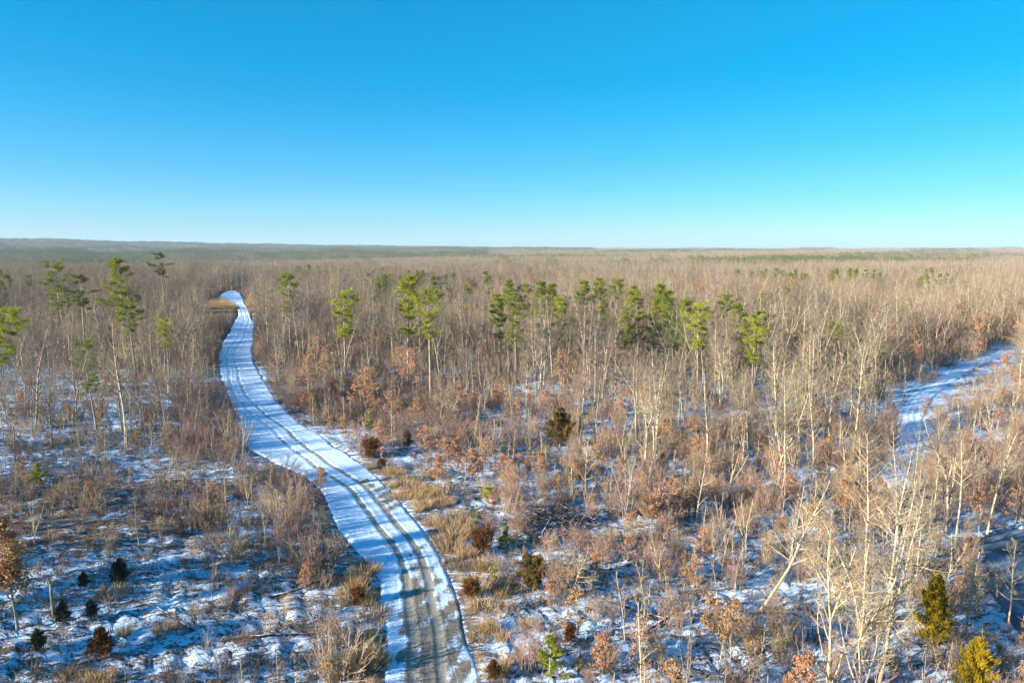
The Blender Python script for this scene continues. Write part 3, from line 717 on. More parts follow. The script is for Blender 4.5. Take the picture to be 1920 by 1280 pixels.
# (variant, x, foot y, tip y, label)
PINES = [
    (0, 126, 655, 497, 'tall pine with a narrow layered crown near the frame edge, far left of the road'),
    (4, 232, 640, 485, 'tall pine with a ragged broad crown breaking the skyline left of the road'),
    (6, 310, 600, 478, 'thin dark pine spire standing out above the wood left of the road'),
    (6, 160, 690, 521, 'sparse dark pine with few branches just right of the tall layered pine'),
    (1, 258, 735, 572, 'pine with a flat tufted crown on a long bare trunk left of the road'),
    (5, 318, 715, 597, 'small crooked bright pine below the flat crowned pine left of the road'),
    (0, 181, 805, 643, 'pine with dark clustered crown halfway down its trunk in the snowy glade on the left'),
    (2, 545, 670, 515, 'slim pine with a small dark top just right of the far end of the road'),
    (5, 650, 725, 550, 'narrow yellow green pine between the road and the tall twin pines'),
    (7, 765, 715, 520, 'tallest narrow bright green pine right of the road, left one of two'),
    (2, 808, 745, 543, 'open layered green pine standing right of the tallest narrow pine'),
    (7, 938, 700, 553, 'bright pine with a full crown, left edge of the middle pine group'),
    (0, 966, 712, 560, 'pine touching the full crowned bright pine on its right'),
    (3, 955, 640, 525, 'small pine top rising behind the bright pine of the middle group'),
    (2, 984, 640, 533, 'small open pine behind the middle pine group, second from its left'),
    (4, 1014, 655, 528, 'dark twin topped pine behind the middle group, its left stem'),
    (4, 1034, 655, 532, 'dark twin topped pine behind the middle group, its right stem'),
    (7, 1045, 705, 560, 'slender pine with a long trailing crown in the middle of the wood'),
    (6, 1020, 720, 590, 'shaded dim pine in front of the slender trailing pine'),
    (4, 1086, 650, 526, 'large rounded pine at the left of the far pine grove'),
    (3, 1127, 650, 522, 'large dark layered pine on the right of the far pine grove'),
    (3, 1083, 690, 556, 'broad green pine in front of the far grove, low and full'),
    (1, 1157, 640, 527, 'small round pine top just right of the far pine grove'),
    (7, 1122, 700, 575, 'small pale green pine in front of the gap beside the large grove'),
    (3, 1190, 690, 537, 'leftmost of the three large bright pines in the densest grove'),
    (3, 1229, 690, 533, 'middle of the three large bright pines in the densest grove'),
    (4, 1256, 700, 545, 'rightmost of the three large bright pines in the densest grove'),
    (4, 1285, 715, 563, 'pine with pale lit foliage leaning out right of the densest grove'),
    (4, 1172, 705, 585, 'low shaded pine at the foot of the densest grove, left side'),
    (5, 1309, 750, 573, 'narrow bright pine on a long clear trunk right of the densest grove'),
    (1, 1356, 680, 556, 'small pine top behind the spreading pine right of centre'),
    (4, 1377, 720, 570, 'spreading dark pine standing alone right of the densest grove'),
    (2, 1418, 710, 582, 'small dark pine at the right shoulder of the spreading pine'),
    (5, 1410, 775, 600, 'yellowest pine, narrow, on a leaning pale trunk right of centre'),
    (1, 1421, 650, 553, 'small pale pine top far behind the yellowest pine'),
    (1, 1475, 645, 541, 'lone round topped pine standing clear of the groves on the right'),
    (1, 1562, 730, 606, 'lone low round green pine on the right above the trail'),
]
for v, px, py, top, lab in PINES:
    by_px('pine_tree', v, px, py, top, lab, 'pine tree', H_OF['pine_tree'][v], 'pines standing among the bare trees', lean=(random.Random(px).uniform(0, .06), random.Random(px).uniform(0, 6.28)))
by_px('pine_tree', 5, -40, 790, 560, 'pine leaning in over the left frame edge with a lit green bough', 'pine tree', 18, 'pines standing among the bare trees', lean=(.42, -.2))

YOUNG = [
    (2, 694, 820, 780, 'young pine among brown brush beside the upper road bend'),
    (0, 75, 912, 865, 'young yellow green pine by the left frame edge above the brushy clearing'),
    (1, 912, 945, 906, 'young pine left of the brush pile, the higher of two'),
    (2, 894, 985, 945, 'thin dull young pine between the rust cedar and the higher young pine'),
    (0, 948, 1032, 985, 'young green pine right beside the rust brown cedar'),
    (1, 928, 1094, 1064, 'tiny bright yellow pine left of the large olive cedar'),
    (0, 1030, 1268, 1186, 'bright yellow green young pine at the lower frame edge right of the road'),
]
for v, px, py, top, lab in YOUNG: by_px('young_pine', v, px, py, top, lab, 'pine tree', H_OF['young_pine'][v], 'young pines in the brush')
CEDARS = [
    (0, 1000, 1108, 1040, 'largest olive brown bushy cedar right of the near road'),
    (1, 905, 1038, 990, 'rust brown rounded cedar above the straw bank'),
    (1, 883, 1122, 1086, 'small rust brown cedar on the edge of the near road'),
    (1, 695, 858, 822, 'dark rust cedar in the brush at the road bend, left of two'),
    (2, 763, 842, 808, 'small dark green cedar in the brush at the road bend, right of two'),
    (1, 716, 880, 860, 'small low rust cedar below the two at the road bend'),
    (6, 192, 1236, 1174, 'orange brown conical cedar in the snowy clearing at lower left'),
    (2, 226, 1098, 1046, 'dark green cedar in the middle of the left clearing'),
    (2, 157, 1104, 1072, 'small dark cedar left of the dark green one in the clearing'),
    (2, 172, 1162, 1124, 'small black green cedar above the orange brown cedar'),
    (2, 118, 1172, 1128, 'dark cedar just right of the broken snag post'),
    (2, 74, 1224, 1178, 'dark cedar below the leafy oak at the left frame edge'),
    (3, 1747, 1212, 1056, 'tall golden cedar at the right of the pale forked trees'),
    (4, 1826, 1312, 1188, 'broad golden yellow cedar cut by the lower right frame edge'),
    (5, 1050, 838, 760, 'large olive cedar in the middle of the wood above the russet oaks'),
    (1, 672, 1132, 1100, 'dark rust cedar on the left edge of the near road'),
    (4, 1786, 668, 645, 'small green cedar beside the upper end of the trail'),
    (6, 925, 1276, 1236, 'rust coloured cedar on the straw bank by the lower frame edge'),
    (2, 1243, 880, 850, 'small dark cedar in shade right of the olive cedar'),
    (6, 1068, 1205, 1168, 'slim rust cedar above the bright young pine'),
]
for v, px, py, top, lab in CEDARS: by_px('cedar_tree', v, px, py, top, lab, 'cedar', H_OF['cedar_tree'][v], 'cedars')

# the great pale trees at lower right, with their limbs as parts
def hero(seed, px, py, h, label, lean=(0, 0), bark='pale_bark', twig='pale_twig', **kw):
    t, c, limbs, _ = bare_tree(seed, h, limb_sep=True, sub=10, tw=7, twr=.0095, **{**kw, 'nl': int(kw['nl'] * 1.4)}); x, y = at(px, py)
    e = bpy.data.objects.new('pale_tree', None); COL.objects.link(e); e.location = (x, y, float(hgt(x, y))); tag(e, label, 'tree', 'large pale trees')
    e.rotation_euler = Matrix.Rotation(lean[0], 3, Vector((-math.sin(lean[1]), math.cos(lean[1]), 0))).to_euler()
    for n, mb, m in [('trunk', t, M[bark]), ('crown', c, M[twig])] + [('limb', l, M[bark]) for l in limbs]:
        if mb.v: link(bpy.data.objects.new(n, mb.mesh(n, m)), e)
    taken.append((x, y, 1.5))
def see(px, hw, top, bot, py): SEE_BOX.append((px - hw, px + hw, top, bot, at(px, py)[1] - 1))
see(1042, 55, 905, 985, 990); see(330, 40, 905, 945, 958); see(101, 8, 1095, 1145, 1152); see(35, 10, 1110, 1170, 1178); see(1490, 40, 930, 1010, 1142); see(1450, 14, 1040, 1120, 1142)
hero(301, 1428, 1142, 11.5, 'single pale tree leaning far to one side, left of the forked trees', (.50, .05), first=.36, nl=13, spread=.30, rtrunk=0.117)
hero(302, 1552, 1285, 10.5, 'pale forked tree at the lower frame edge, left one of three', (.06, 3.0), fork=.42, nl=18, spread=.30, rtrunk=0.109)
hero(303, 1600, 1290, 11.0, 'pale forked tree at the lower frame edge, middle one of three', (.05, 1.0), fork=.36, nl=20, spread=.30, rtrunk=0.117)
hero(304, 1645, 1300, 14.0, 'pale forked tree at the lower frame edge, tallest right one of three', (.14, .1), fork=.38, nl=20, spread=.27, rtrunk=0.133)
hero(305, 1658, 1165, 13.5, 'straight tall pale trunk rising behind the three forked trees', (.02, 0), first=.5, nl=14, spread=.22, rtrunk=0.109)
hero(306, 1790, 1022, 11.0, 'pale tree with slanting trunk above the pond edge, left of two', (.16, .1), first=.5, nl=13, spread=.25, rtrunk=0.101)
hero(307, 1852, 998, 10.5, 'pale tree with slanting trunk at the pond edge, right of two', (.14, .2), first=.52, nl=12, spread=.25, rtrunk=0.094)
hero(308, 1206, 905, 13.5, 'tall pale tree standing alone right of the olive cedar', (.02, 1), fork=.45, nl=18, spread=.25, rtrunk=0.109)
hero(309, 1890, 1180, 7.0, 'slim pale young tree beside the golden cedars at the right edge', (.10, .0), first=.35, nl=13, spread=.25, rtrunk=.07)
hero(310, 1808, 1190, 6.5, 'slim pale young tree with a bent top between the two golden cedars', (.10, .1), first=.35, nl=13, spread=.25, rtrunk=.065)
hero(311, 240, 735, 11.0, 'pale spreading tree standing out in the left wood', (.02, 1), fork=.4, nl=18, spread=.28, rtrunk=0.101)
hero(312, 523, 712, 11.5, 'dark forked tree with a split trunk at the right edge of the upper road', (.04, 2.8), 'bark', 'twig', fork=.12, nl=18, spread=.24, rtrunk=0.125)
hero(313, 1075, 1118, 5.5, 'low pale many branched tree right of the olive brown cedar', (.05, .5), fork=.14, nl=24, spread=.34, rtrunk=.07)
hero(314, 845, 800, 6.0, 'pale rounded small tree in the middle distance right of the road', (.03, .5), fork=.3, nl=22, spread=.34, rtrunk=.09)

# the leafy oak at the left frame edge
t, c, l = leafy(321, 8.6, dens=2.2, spread=.2, nl=26, size=.12, first=.28)
x, y = at(33, 1178); oak = bpy.data.objects.new('oak_tree', None); COL.objects.link(oak); oak.location = (x, y, float(hgt(x, y)))
tag(oak, 'tan leafed oak with a bare grey lower trunk at the left frame edge', 'tree'); taken.append((x, y, 2.5))
for n, mb, m in (('trunk', merge(t, c), M['bark']), ('crown', l, M['tan_leaf'])): link(bpy.data.objects.new(n, mb.mesh(n, m)), oak)

def one_mesh(name, mb, material, loc, label, cat, group=None, rot=0.0):
    o = link(bpy.data.objects.new(name, mb.mesh(name, material))); o.location = loc; o.rotation_euler = (0, 0, rot); tag(o, label, cat, group); return o

# the broken snag like a post
r = np.random.default_rng(5); mb = MB(); P, _ = grow(r, (0, 0, -.2), (0, 0, 1), 2.5, 5, .02, 0); mb.tube(P, [.13, .12, .115, .11, .105, .085], 8, True)
x, y = at(101, 1152); one_mesh('dead_snag', mb, M['bark'], (x, y, float(hgt(x, y))), 'grey broken snag standing like a post near the left edge', 'snag'); taken.append((x, y, .8))

# the mound of dry bramble on the left
mb, _ = shrub(331, 2.3, 5.0, 190, splay=.9, sub=5, tw=2); x, y = at(330, 958); one_mesh('bramble_mound', mb, M['brown_twig'], (x, y, float(hgt(x, y))), 'large rounded brown mound of bramble in the left clearing', 'bramble').scale = (1.3, 1, 1); taken.append((x, y, 3))

# the brush pile: a heap of cut trunks and branches under snow
r = np.random.default_rng(9); pile = bpy.data.objects.new('brush_pile', None); COL.objects.link(pile); x, y = at(1040, 985); pile.location = (x, y, float(hgt(x, y)))
tag(pile, 'dark heap of felled trunks and branches with snow caught in it', 'brush pile'); taken.append((x, y, 4.5))
for i in range(90):
    a = r.uniform(0, 6.28); q = 3.4 * math.sqrt(r.random()); el = r.uniform(-.22, .32); L = r.uniform(1.2, 3.6); top = 2.5 * (1 - q / 4.4)
    mb = MB(); d = np.array([math.cos(a * 3.1) * math.cos(el), math.sin(a * 3.1) * math.cos(el), math.sin(el)]); c = np.array([math.cos(a) * q * 1.25, math.sin(a) * q, r.uniform(.05, 1) * top])
    P, _ = grow(r, c - d * L / 2, d, L, 5, .07, 0); P[:, 2] = np.maximum(P[:, 2], .05); rr = r.uniform(.03, .12); mb.tube(P, np.linspace(rr, rr * .5, 6), 6, True)
    link(bpy.data.objects.new('branch', mb.mesh('branch', M['snowy_wood'])), pile)
mb, _ = shrub(333, 1.7, 5.6, 120, splay=1.1, sub=4, tw=2); link(bpy.data.objects.new('twigs', mb.mesh('twigs', M['dead_wood'])), pile)

# fallen trunks
LOGS = [(1405, 1252, 7, .9, 'dark fallen trunk slanting across the snow at lower right'), (1130, 1140, 9, 2.75, 'long thin fallen trunk lying right of the low pale tree'), (1320, 1270, 5, 2.9, 'fallen log near the lower frame edge left of the slanting trunk'),
        (560, 1110, 4, .5, 'short fallen log in brush left of the near road'), (1700, 700, 6, .6, 'fallen log on the slope above the snowy trail'), (130, 800, 6, .3, 'fallen trunk in the snowy glade among left trees'), (1260, 1165, 6, .6, 'fallen pole among leafy saplings at lower centre right'),
        (520, 1195, 6, .1, 'dark fallen trunk in the brush at lower left of the road'), (330, 1165, 4.5, 2.5, 'crooked brown fallen bough in the left clearing')]
for px, py, L, az, lab in LOGS:
    r = np.random.default_rng(int(px)); x, y = at(px, py); mb = MB(); P, _ = grow(r, (-L / 2, 0, .12), (1, 0, .03), L, 7, .03, 0); mb.tube(P, np.linspace(.11, .045, 8), 7, True)
    for k in range(4):
        b, d = along(P, r.uniform(.35, .95)); q, _ = grow(r, b, side_dir(r, d, .8), r.uniform(.5, 1.3), 3, .1, .1); mb.tube(q, [.035, .03, .02, .012], 4)
    one_mesh('fallen_log', mb, M['snowy_wood'], (x, y, float(hgt(x, y)) + .02), lab, 'log', 'fallen logs', az)

# ================================================================== scattered plants: the largest in view as things, the rest as masses
def free(x, y, rad=1.0):
    ok = np.ones(len(x), bool)
    for a, b, c in taken: ok &= (x - a) ** 2 + (y - b) ** 2 > (c * rad) ** 2
    return ok

def in_any(px, py, polys):
    m = np.zeros(np.shape(px), bool)
    for P in polys: m |= in_poly(px, py, P)
    return m

def where_phrase(a, b):
    if a < 470 and b < 700: return 'in the dense wood left of the upper road', 'wood left of the upper road'
    if a < 640 and b >= 860: return 'in the brushy clearing left of the near road', 'left clearing'
    if a < 470: return 'in the snowy glade left of the road', 'snowy glade on the left'
    if a < 980 and b < 740: return 'between the road bend and the middle pines', 'wood right of the upper road'
    if a < 1000: return 'in the brush right of the road bend', 'brush right of the road'
    if a > 1560 and b < 880: return 'beside the snowy trail', 'wood by the snowy trail'
    if a > 1500: return 'near the pale forked trees at lower right', 'lower right wood'
    if b < 760: return 'below the bright pine groves', 'wood below the pine groves'
    if b < 940: return 'in the shaded wood by the olive cedar', 'shaded wood in the middle'
    return 'in the scrub right of the brush pile', 'scrub right of the brush pile'

OB = [5, 4, 6, 3.2, 4.4, 7.5]
oc = ['rust leaved', 'tan leaved', 'rust leaved open', 'densely rust leaved', 'thinly tan leaved', 'lanky rust leaved']
# russet oaks where the photograph shows them: (x, foot y, tip y)
OAKS = [(595, 740, 632, 5), (760, 720, 640, 5), (1050, 740, 655, 2), (860, 880, 815, 3), (835, 885, 820, 0), (905, 892, 835, 0), (885, 900, 838, 3), (940, 905, 850, 0), (1010, 900, 845, 3), (975, 890, 850, 0), (1080, 1190, 1100, 1), (1265, 985, 895, 0), (1575, 960, 895, 3), (1640, 985, 930, 0),
        (1820, 1055, 1000, 3), (925, 980, 925, 0), (265, 850, 800, 1), (320, 838, 790, 1), (600, 915, 872, 3), (1370, 1240, 1120, 4), (1300, 1110, 1040, 0), (1450, 1130, 1080, 1), (1735, 790, 745, 0), (970, 790, 735, 2), (940, 770, 720, 0), (1290, 830, 770, 2), (1830, 690, 640, 0), (1880, 720, 650, 2), (715, 860, 790, 0), (1120, 900, 845, 1), (780, 800, 745, 0), (1345, 790, 735, 2), (612, 730, 648, 5), (578, 738, 655, 2), (745, 724, 652, 5), (775, 735, 645, 2), (690, 765, 690, 0), (735, 795, 725, 2), (680, 780, 705, 0), (800, 870, 800, 0), (820, 905, 850, 3), (848, 862, 805, 2), (872, 905, 845, 0), (915, 865, 812, 2), (955, 915, 860, 3), (990, 910, 862, 0), (860, 780, 720, 0), (1030, 780, 715, 2), (1160, 800, 740, 0), (1235, 990, 915, 3), (1175, 1060, 1000, 0), (1330, 1190, 1110, 1), (1120, 1080, 1030, 3)]
OAK_FAM = {}; ORD = ['closest', 'second', 'third', 'fourth', 'fifth', 'sixth', 'seventh', 'eighth', 'ninth', 'tenth', 'eleventh', 'twelfth', 'thirteenth', 'fourteenth', 'fifteenth', 'sixteenth', 'seventeenth', 'eighteenth', 'nineteenth', 'twentieth']
for i, (a, b, c, v) in enumerate(OAKS):
    w, g = where_phrase(a, b); e = by_px('oak_sapling', v, a, b, c, '', 'oak sapling', OB[v], 'leafy oak saplings, ' + g, keep=1.0)
    OAK_FAM.setdefault((oc[v], w), []).append((a, e))
for (c_, w), mem in OAK_FAM.items():
    mem.sort(key=lambda q: q[0])
    for k, (_, e) in enumerate(mem): e['label'] = ('%s young oak %s' % (c_, w)) if len(mem) == 1 else '%s young oak, %s, %s' % (c_, 'leftmost' if k == 0 else ORD[k] + ' from left', w)

# ---- tall bare trees
x, y = grid_pts(-420, 420, -60, 620, 4.0)
d = np.hypot(x, y); keep = (np.abs(x) < 70 + .82 * np.maximum(y, 0)) & (d > 16) & ((y > 20) | (d > 30))
x, y = x[keep], y[keep]; z = hgt(x, y); px, py = proj(x, y, z); rd, td = road_d(x, y), trail_d(x, y)
pr = np.full(len(x), .62)
pr = np.where((y > 18) & (py > 620), .66, pr)
pr = np.where((px > 980) & (py > 640), .70, pr)
pr = np.where((px > 980) & (py > 860), .36, pr); pr = np.where((px > 1000) & (px < 1400) & (py > 900), .06, pr); pr = np.where((px > 1380) & (py > 1040), .08, pr); pr = np.where((px > 1790) & (py > 960), .3, pr)
pr = np.where((px < 430) & (py > 660), .78, pr); pr = np.where((px < 430) & (py > 740), .66, pr); pr = np.where((px < 430) & (py > 800), .46, pr)
pr = np.where(in_poly(px, py, FG_L) & (y > 15), .012, pr)
pr = np.where((px > 500) & (px < 1000) & (py > 720), .45, pr); pr = np.where((px > 600) & (px < 1000) & (py > 790), .06, pr); pr = np.where((px > 640) & (px < 1000) & (py > 850), .0, pr)
pr = np.where((y <= 25) & (x < -12), .6, pr); pr = np.where((y <= 25) & (x > -12), .12, pr); pr = np.where((px < -60) & (y > 15) & (py > 700), .6, pr)
pr = np.where(in_poly(px, py, [(1240, 560), (1330, 540), (1345, 590), (1260, 605)]), .15, pr)
pr = np.where((px > 480) & (px < 1500) & (py > 960) & (y > 12), 0, pr); pr = np.where((px > 480) & (px < 2000) & (py > 1120 + 110 * (px > 1860)) & (y > 5), 0, pr); pr = np.where((px > -40) & (px < 700) & (py > 1150) & (y > 12), 0, pr)
bx, by = at(430, 572); al_ = -(x - bx) * math.sin(SHADOW_AZ) - (y - by) * math.cos(SHADOW_AZ); la_ = np.abs((x - bx) * math.cos(SHADOW_AZ) - (y - by) * math.sin(SHADOW_AZ)); pr = np.where((al_ > -8) & (al_ < 38) & (la_ < 16), 0, pr)
pr = np.where((td < 3), .0, pr); pr = np.where((px > 1560) & (py > 640) & (py < 960), pr * .75, pr)
hh = np.where((px > 850) & (py > 600), rng.uniform(12.5, 18, len(x)), rng.uniform(9.5, 15.8, len(x))); hh = np.where(rng.random(len(x)) < .3, hh * rng.uniform(.5, .8, len(x)), hh); hh *= 1 + .2 * np.sin(x * .045 + 2 * np.sin(y * .03)) * np.sin(y * .038 + 1)
hh = np.where((px < 430) & (py > 720), hh * rng.uniform(.5, 1.0, len(x)), hh); hh = np.where((px > 480) & (px < 1000) & (py > 705), hh * rng.uniform(.45, .75, len(x)), hh)
ok = (rng.random(len(x)) < pr) & (rd > 3.0) & free(x, y) & (np.hypot(x, y) > 20) & ~in_poly(x, y, POND_W)
ok &= ~hides(x, y, hh, 1.3)
x, y, hh, px, py = x[ok], y[ok], hh[ok], px[ok], py[ok]
_, _, ty, vis = view(x, y, hh); size = np.where(vis, py - ty, 0)
pale = rng.random(len(x)) < np.interp(px, [300, 900, 1300, 1900], [.22, .36, .6, .8]) + .28 * np.sin(x * .052 + 1.5 * np.sin(y * .041))
BH, PH = [14, 15, 13.5, 16, 14, 15, 12.5, 15.5], [14.5, 15.5, 14, 15, 16]

LAND = [(126, 655, 'tall layered pine'), (232, 640, 'ragged broad crowned pine'), (310, 600, 'thin dark pine spire'), (258, 735, 'flat tufted pine'), (318, 715, 'crooked bright pine'), (181, 805, 'dark clustered pine in the glade'),
        (545, 670, 'slim dark topped pine'), (650, 725, 'narrow yellow green pine'), (765, 715, 'tallest narrow bright pine'), (808, 745, 'open layered pine'), (938, 700, 'full crowned bright pine'), (1045, 705, 'slender trailing pine'),
        (1086, 650, 'far pine grove'), (1225, 690, 'densest pine grove'), (1309, 750, 'narrow pine with long clear trunk'), (1377, 720, 'spreading dark pine'), (1410, 775, 'yellowest pine'), (1475, 645, 'lone round topped pine'), (1562, 730, 'lone low round pine'),
        (694, 820, 'young pine by the road bend'), (75, 912, 'young pine by the left edge'), (912, 945, 'young brush pile pine'), (928, 1094, 'tiny bright yellow pine'), (1030, 1268, 'bright lower edge pine'),
        (1000, 1108, 'largest olive brown cedar'), (905, 1038, 'rounded rust brown cedar'), (883, 1122, 'small rust cedar by the road'), (695, 858, 'dark rust cedar at the bend'), (763, 842, 'dark green cedar at the bend'), (192, 1236, 'orange brown conical cedar'),
        (226, 1098, 'dark green clearing cedar'), (118, 1172, 'dark cedar by the snag'), (1747, 1212, 'tall golden cedar'), (1826, 1300, 'broad golden cedar'), (1050, 838, 'large olive cedar in the wood'), (672, 1132, 'rust cedar left of the road'),
        (1786, 668, 'small cedar by the trail'), (1243, 880, 'small dark cedar in shade'), (1428, 1142, 'leaning pale tree'), (1600, 1290, 'three pale forked trees'), (1658, 1165, 'straight tall pale trunk'), (1790, 1022, 'slanting trees by the pond'),
        (1206, 905, 'tall lone pale tree'), (240, 735, 'pale spreading tree on the left'), (523, 712, 'dark split trunk tree'), (1075, 1118, 'low many branched pale tree'), (845, 800, 'rounded small pale tree'), (33, 1178, 'tan leafed oak'),
        (330, 958, 'bramble mound'), (1040, 985, 'brush pile'), (1405, 1252, 'slanting fallen trunk'), (1130, 1140, 'long thin fallen trunk'), (560, 1110, 'short log by the road'), (130, 800, 'fallen trunk in the glade'), (520, 1195, 'dark fallen trunk')]
def spread_out(kind, cat, x, y, px, py, hs, sizes, base_h, variants, words, limit, lean=.05):
    """the LIMIT that show largest become things with parts; gives back the mask of the others"""
    order = np.argsort(-sizes)[:limit]; order = [i for i in order if sizes[i] > 3]; single = np.zeros(len(x), bool); single[order] = True; fam = {}
    med = np.median(hs[order]); L = np.array([(a, b) for a, b, _ in LAND], float)
    for i in order:                                           # each is told by its look and by the landmark it stands nearest to
        dx, dy = px[i] - L[:, 0], (py[i] - L[:, 1]) * 1.4; q = np.hypot(dx, dy); j = int(np.argmin(q))
        side = ('right of' if dx[j] > 0 else 'left of') if abs(dx[j]) > abs(dy[j]) * .8 else ('in front of' if dy[j] > 0 else 'behind')
        fam.setdefault((words(int(variants[i]), 'tall' if hs[i] > med else 'short'), j, side), []).append((q[j], i))
    for (what, j, side), mem in fam.items():
        mem.sort()
        for k, (_, i) in enumerate(mem):
            v = int(variants[i]); lab = '%s%s %s the %s' % ('' if len(mem) == 1 else ORD[min(k, 19)] + ' ', what, side, LAND[j][2])
            place(kind, v, float(x[i]), float(y[i]), float(hs[i] / base_h[v]), float(rng.uniform(0, 6.28)), lab, cat, kind.replace('_', ' ') + 's around the ' + LAND[j][2], lean=(abs(float(rng.normal(0, lean))), float(rng.uniform(0, 6.28))))
    print('THINGS', kind, int(single.sum())); return ~single

for kind, sel, base in (('bare_tree', ~pale, BH), ('pale_tree', pale, PH)):
    X, Y, H_, PX, PY, S_ = (a[sel] for a in (x, y, hh, px, py, size)); V_ = rng.integers(0, len(base), len(X))
    col = 'grey brown' if kind == 'bare_tree' else 'pale lit'
    rest = spread_out(kind, 'tree', X, Y, PX, PY, H_, S_, base, V_, lambda v, t: '%s %s %sbare tree' % (t, col, 'forked ' if (kind == 'bare_tree' and v in (2, 4, 7)) or (kind == 'pale_tree' and v in (1, 3)) else 'straight '), 170 if kind == 'bare_tree' else 130)
    scatter('forest' if kind == 'bare_tree' else 'forest_of_pale_trees', kind, X[rest], Y[rest], V_[rest], H_[rest] / np.array(base)[V_[rest]], 'leafless grey brown wood filling the middle distance' if kind == 'bare_tree' else 'pale sunlit leafless wood filling the middle distance')

# ---- pines and russet oaks farther back
def px_points(boxes):
    X, Y = [], []
    for (x0, x1, y0, y1, n) in boxes:
        for _ in range(n):
            a, b = at(rng.uniform(x0, x1), rng.uniform(y0, y1)); X.append(a); Y.append(b)
    return np.array(X), np.array(Y)
X, Y = px_points([(690, 930, 552, 600, 26), (1425, 1515, 540, 560, 13), (1550, 1650, 545, 565, 15), (1720, 1785, 545, 580, 9), (540, 610, 530, 560, 9), (700, 810, 540, 560, 8), (0, 60, 540, 600, 6), (1380, 1420, 535, 560, 4)])
FAR_FAM = {}; V_ = rng.choice([3, 4, 2, 3, 4, 6], len(X)); hs = rng.uniform(12.5, 15.5, len(X)); bh = np.array(H_OF['pine_tree'])
for i in range(len(X)):
    a, b = [float(q) for q in proj(X[i], Y[i], hgt(X[i], Y[i]))]
    nm = ('in the long far belt behind the tallest pine', 'far pine belt') if 680 < a < 940 else ('in the far stand right of the densest grove', 'far right pines, nearer stand') if 1400 < a < 1530 else ('in the dark far stand beyond the lone pine', 'far right pines, dark stand') if a < 1660 and a > 1500 else ('in the pale far pines toward the right edge', 'far right pines, pale stand') if a > 1660 else ('in the small far pine stand beyond the road end', 'far pines beyond the road') if a > 400 and a < 690 else ('in the far pines at the left edge', 'far left pines') if a < 400 else ('behind the pine tops right of centre', 'far pines right of centre')
    e = place('pine_tree', int(V_[i]), float(X[i]), float(Y[i]), float(hs[i] / bh[V_[i]]), float(rng.uniform(0, 6.28)), '', 'pine tree', nm[1]); FAR_FAM.setdefault(nm, []).append((b, a, e))
for nm, mem in FAR_FAM.items():
    mem.sort(key=lambda q: q[0]); half = (len(mem) + 1) // 2
    for row, part in (('rear', mem[:half]), ('front', mem[half:])):
        for k, (_, _, e) in enumerate(sorted(part, key=lambda q: q[1])): e['label'] = '%s row pine, %s, %s' % (row, 'leftmost' if k == 0 else ORD[k] + ' from left', nm[0])

X = np.array([-52., -58, -62, -66]); Y = np.array([40., 26, 47, 36]); V_ = rng.choice([3, 4], len(X))  # unseen pines, added to cast dense shade over the left clearing
scatter('pine_stand', 'pine_tree', X, Y, V_, rng.uniform(.75, .95, len(X)), 'unseen pines added outside the frame on the left to shade the clearing')
# ---- saplings
x, y = grid_pts(-120, 170, 26, 260, 1.8)
z = hgt(x, y); px, py = proj(x, y, z); rd, td = road_d(x, y), trail_d(x, y)
pr = np.interp(py, [560, 640, 720, 800, 1300], [.15, .22, .35, .42, .45])
pr = np.where((px > 480) & (py > 690), .4, pr); pr = np.where((px > 800) & (py > 640), .36, pr); pr = np.where((px > 800) & (py > 850), .5, pr); pr = np.where((px > 1000) & (py > 930), .62, pr)
pr = np.where((px < 470) & (py < 870), .40, pr); pr = np.where(in_poly(px, py, FG_L), .30, pr)
pr = np.where(in_poly(px, py, [(330, 1000), (470, 880), (600, 905), (650, 1010), (640, 1080), (560, 1130), (380, 1140)]), .62, pr)
pr = np.where((px > 650) & (px < 1010) & (py > 860) & (rd < 7), .05, pr); pr = np.where((px < 330) & (py > 1030), .03, pr)
pr = np.where((px > 920) & (px < 1120) & (py > 990) & (py < 1120), .05, pr)
pr = np.where(in_poly(px, py, [(1320, 900), (1460, 900), (1440, 1010), (1330, 1010)]), .08, pr)
hs = rng.uniform(2.6, 6.2, len(x)); hs = np.where(py > 1080, hs * .72, hs); hs = np.where((px > 1050) & (py > 880) & (rng.random(len(x)) < .10), rng.uniform(6, 8.5, len(x)), hs); hs = np.where(in_poly(px, py, FG_L), hs * .72, hs)
ok = (rng.random(len(x)) < pr) & (rd > .8) & (td > .6) & free(x, y) & ~in_poly(x, y, POND_W) & (px > -60) & (px < 1990)
ok &= ~hides(x, y, hs * .95, .35, low=True)
x, y, hs, px, py = x[ok], y[ok], hs[ok], px[ok], py[ok]; _, _, ty, vis = view(x, y, hs); size = np.where(vis, py - ty, 0)
leaf_h = np.minimum(hs, 4.6) * .8
leaf = rng.random(len(x)) < np.where((px > 560) & (py > 680) & (py < 1240), .17, np.where(px > 1000, .12, .05))
SB = [5, 6, 5.5, 4.5, 6, 5]; V_ = rng.integers(0, 6, len(x))
cs = ['tan', 'pale forked', 'brown', 'pale', 'brown forked', 'grey crooked']
s = ~leaf
rest = spread_out('sapling', 'sapling', x[s], y[s], px[s], py[s], hs[s], size[s], SB, V_[s], lambda v, t: '%s %s bare sapling' % (t, cs[v]), 290, .06)
scatter('sapling_thicket', 'sapling', x[s][rest], y[s][rest], V_[s][rest], hs[s][rest] / np.array(SB)[V_[s][rest]], 'thin leafless sapling growth under the trees', .08)
s = leaf
rest = spread_out('oak_sapling', 'oak sapling', x[s], y[s], px[s], py[s], leaf_h[s], size[s], OB, V_[s], lambda v, t: '%s %s young oak' % (t, oc[v]), 220, .05)
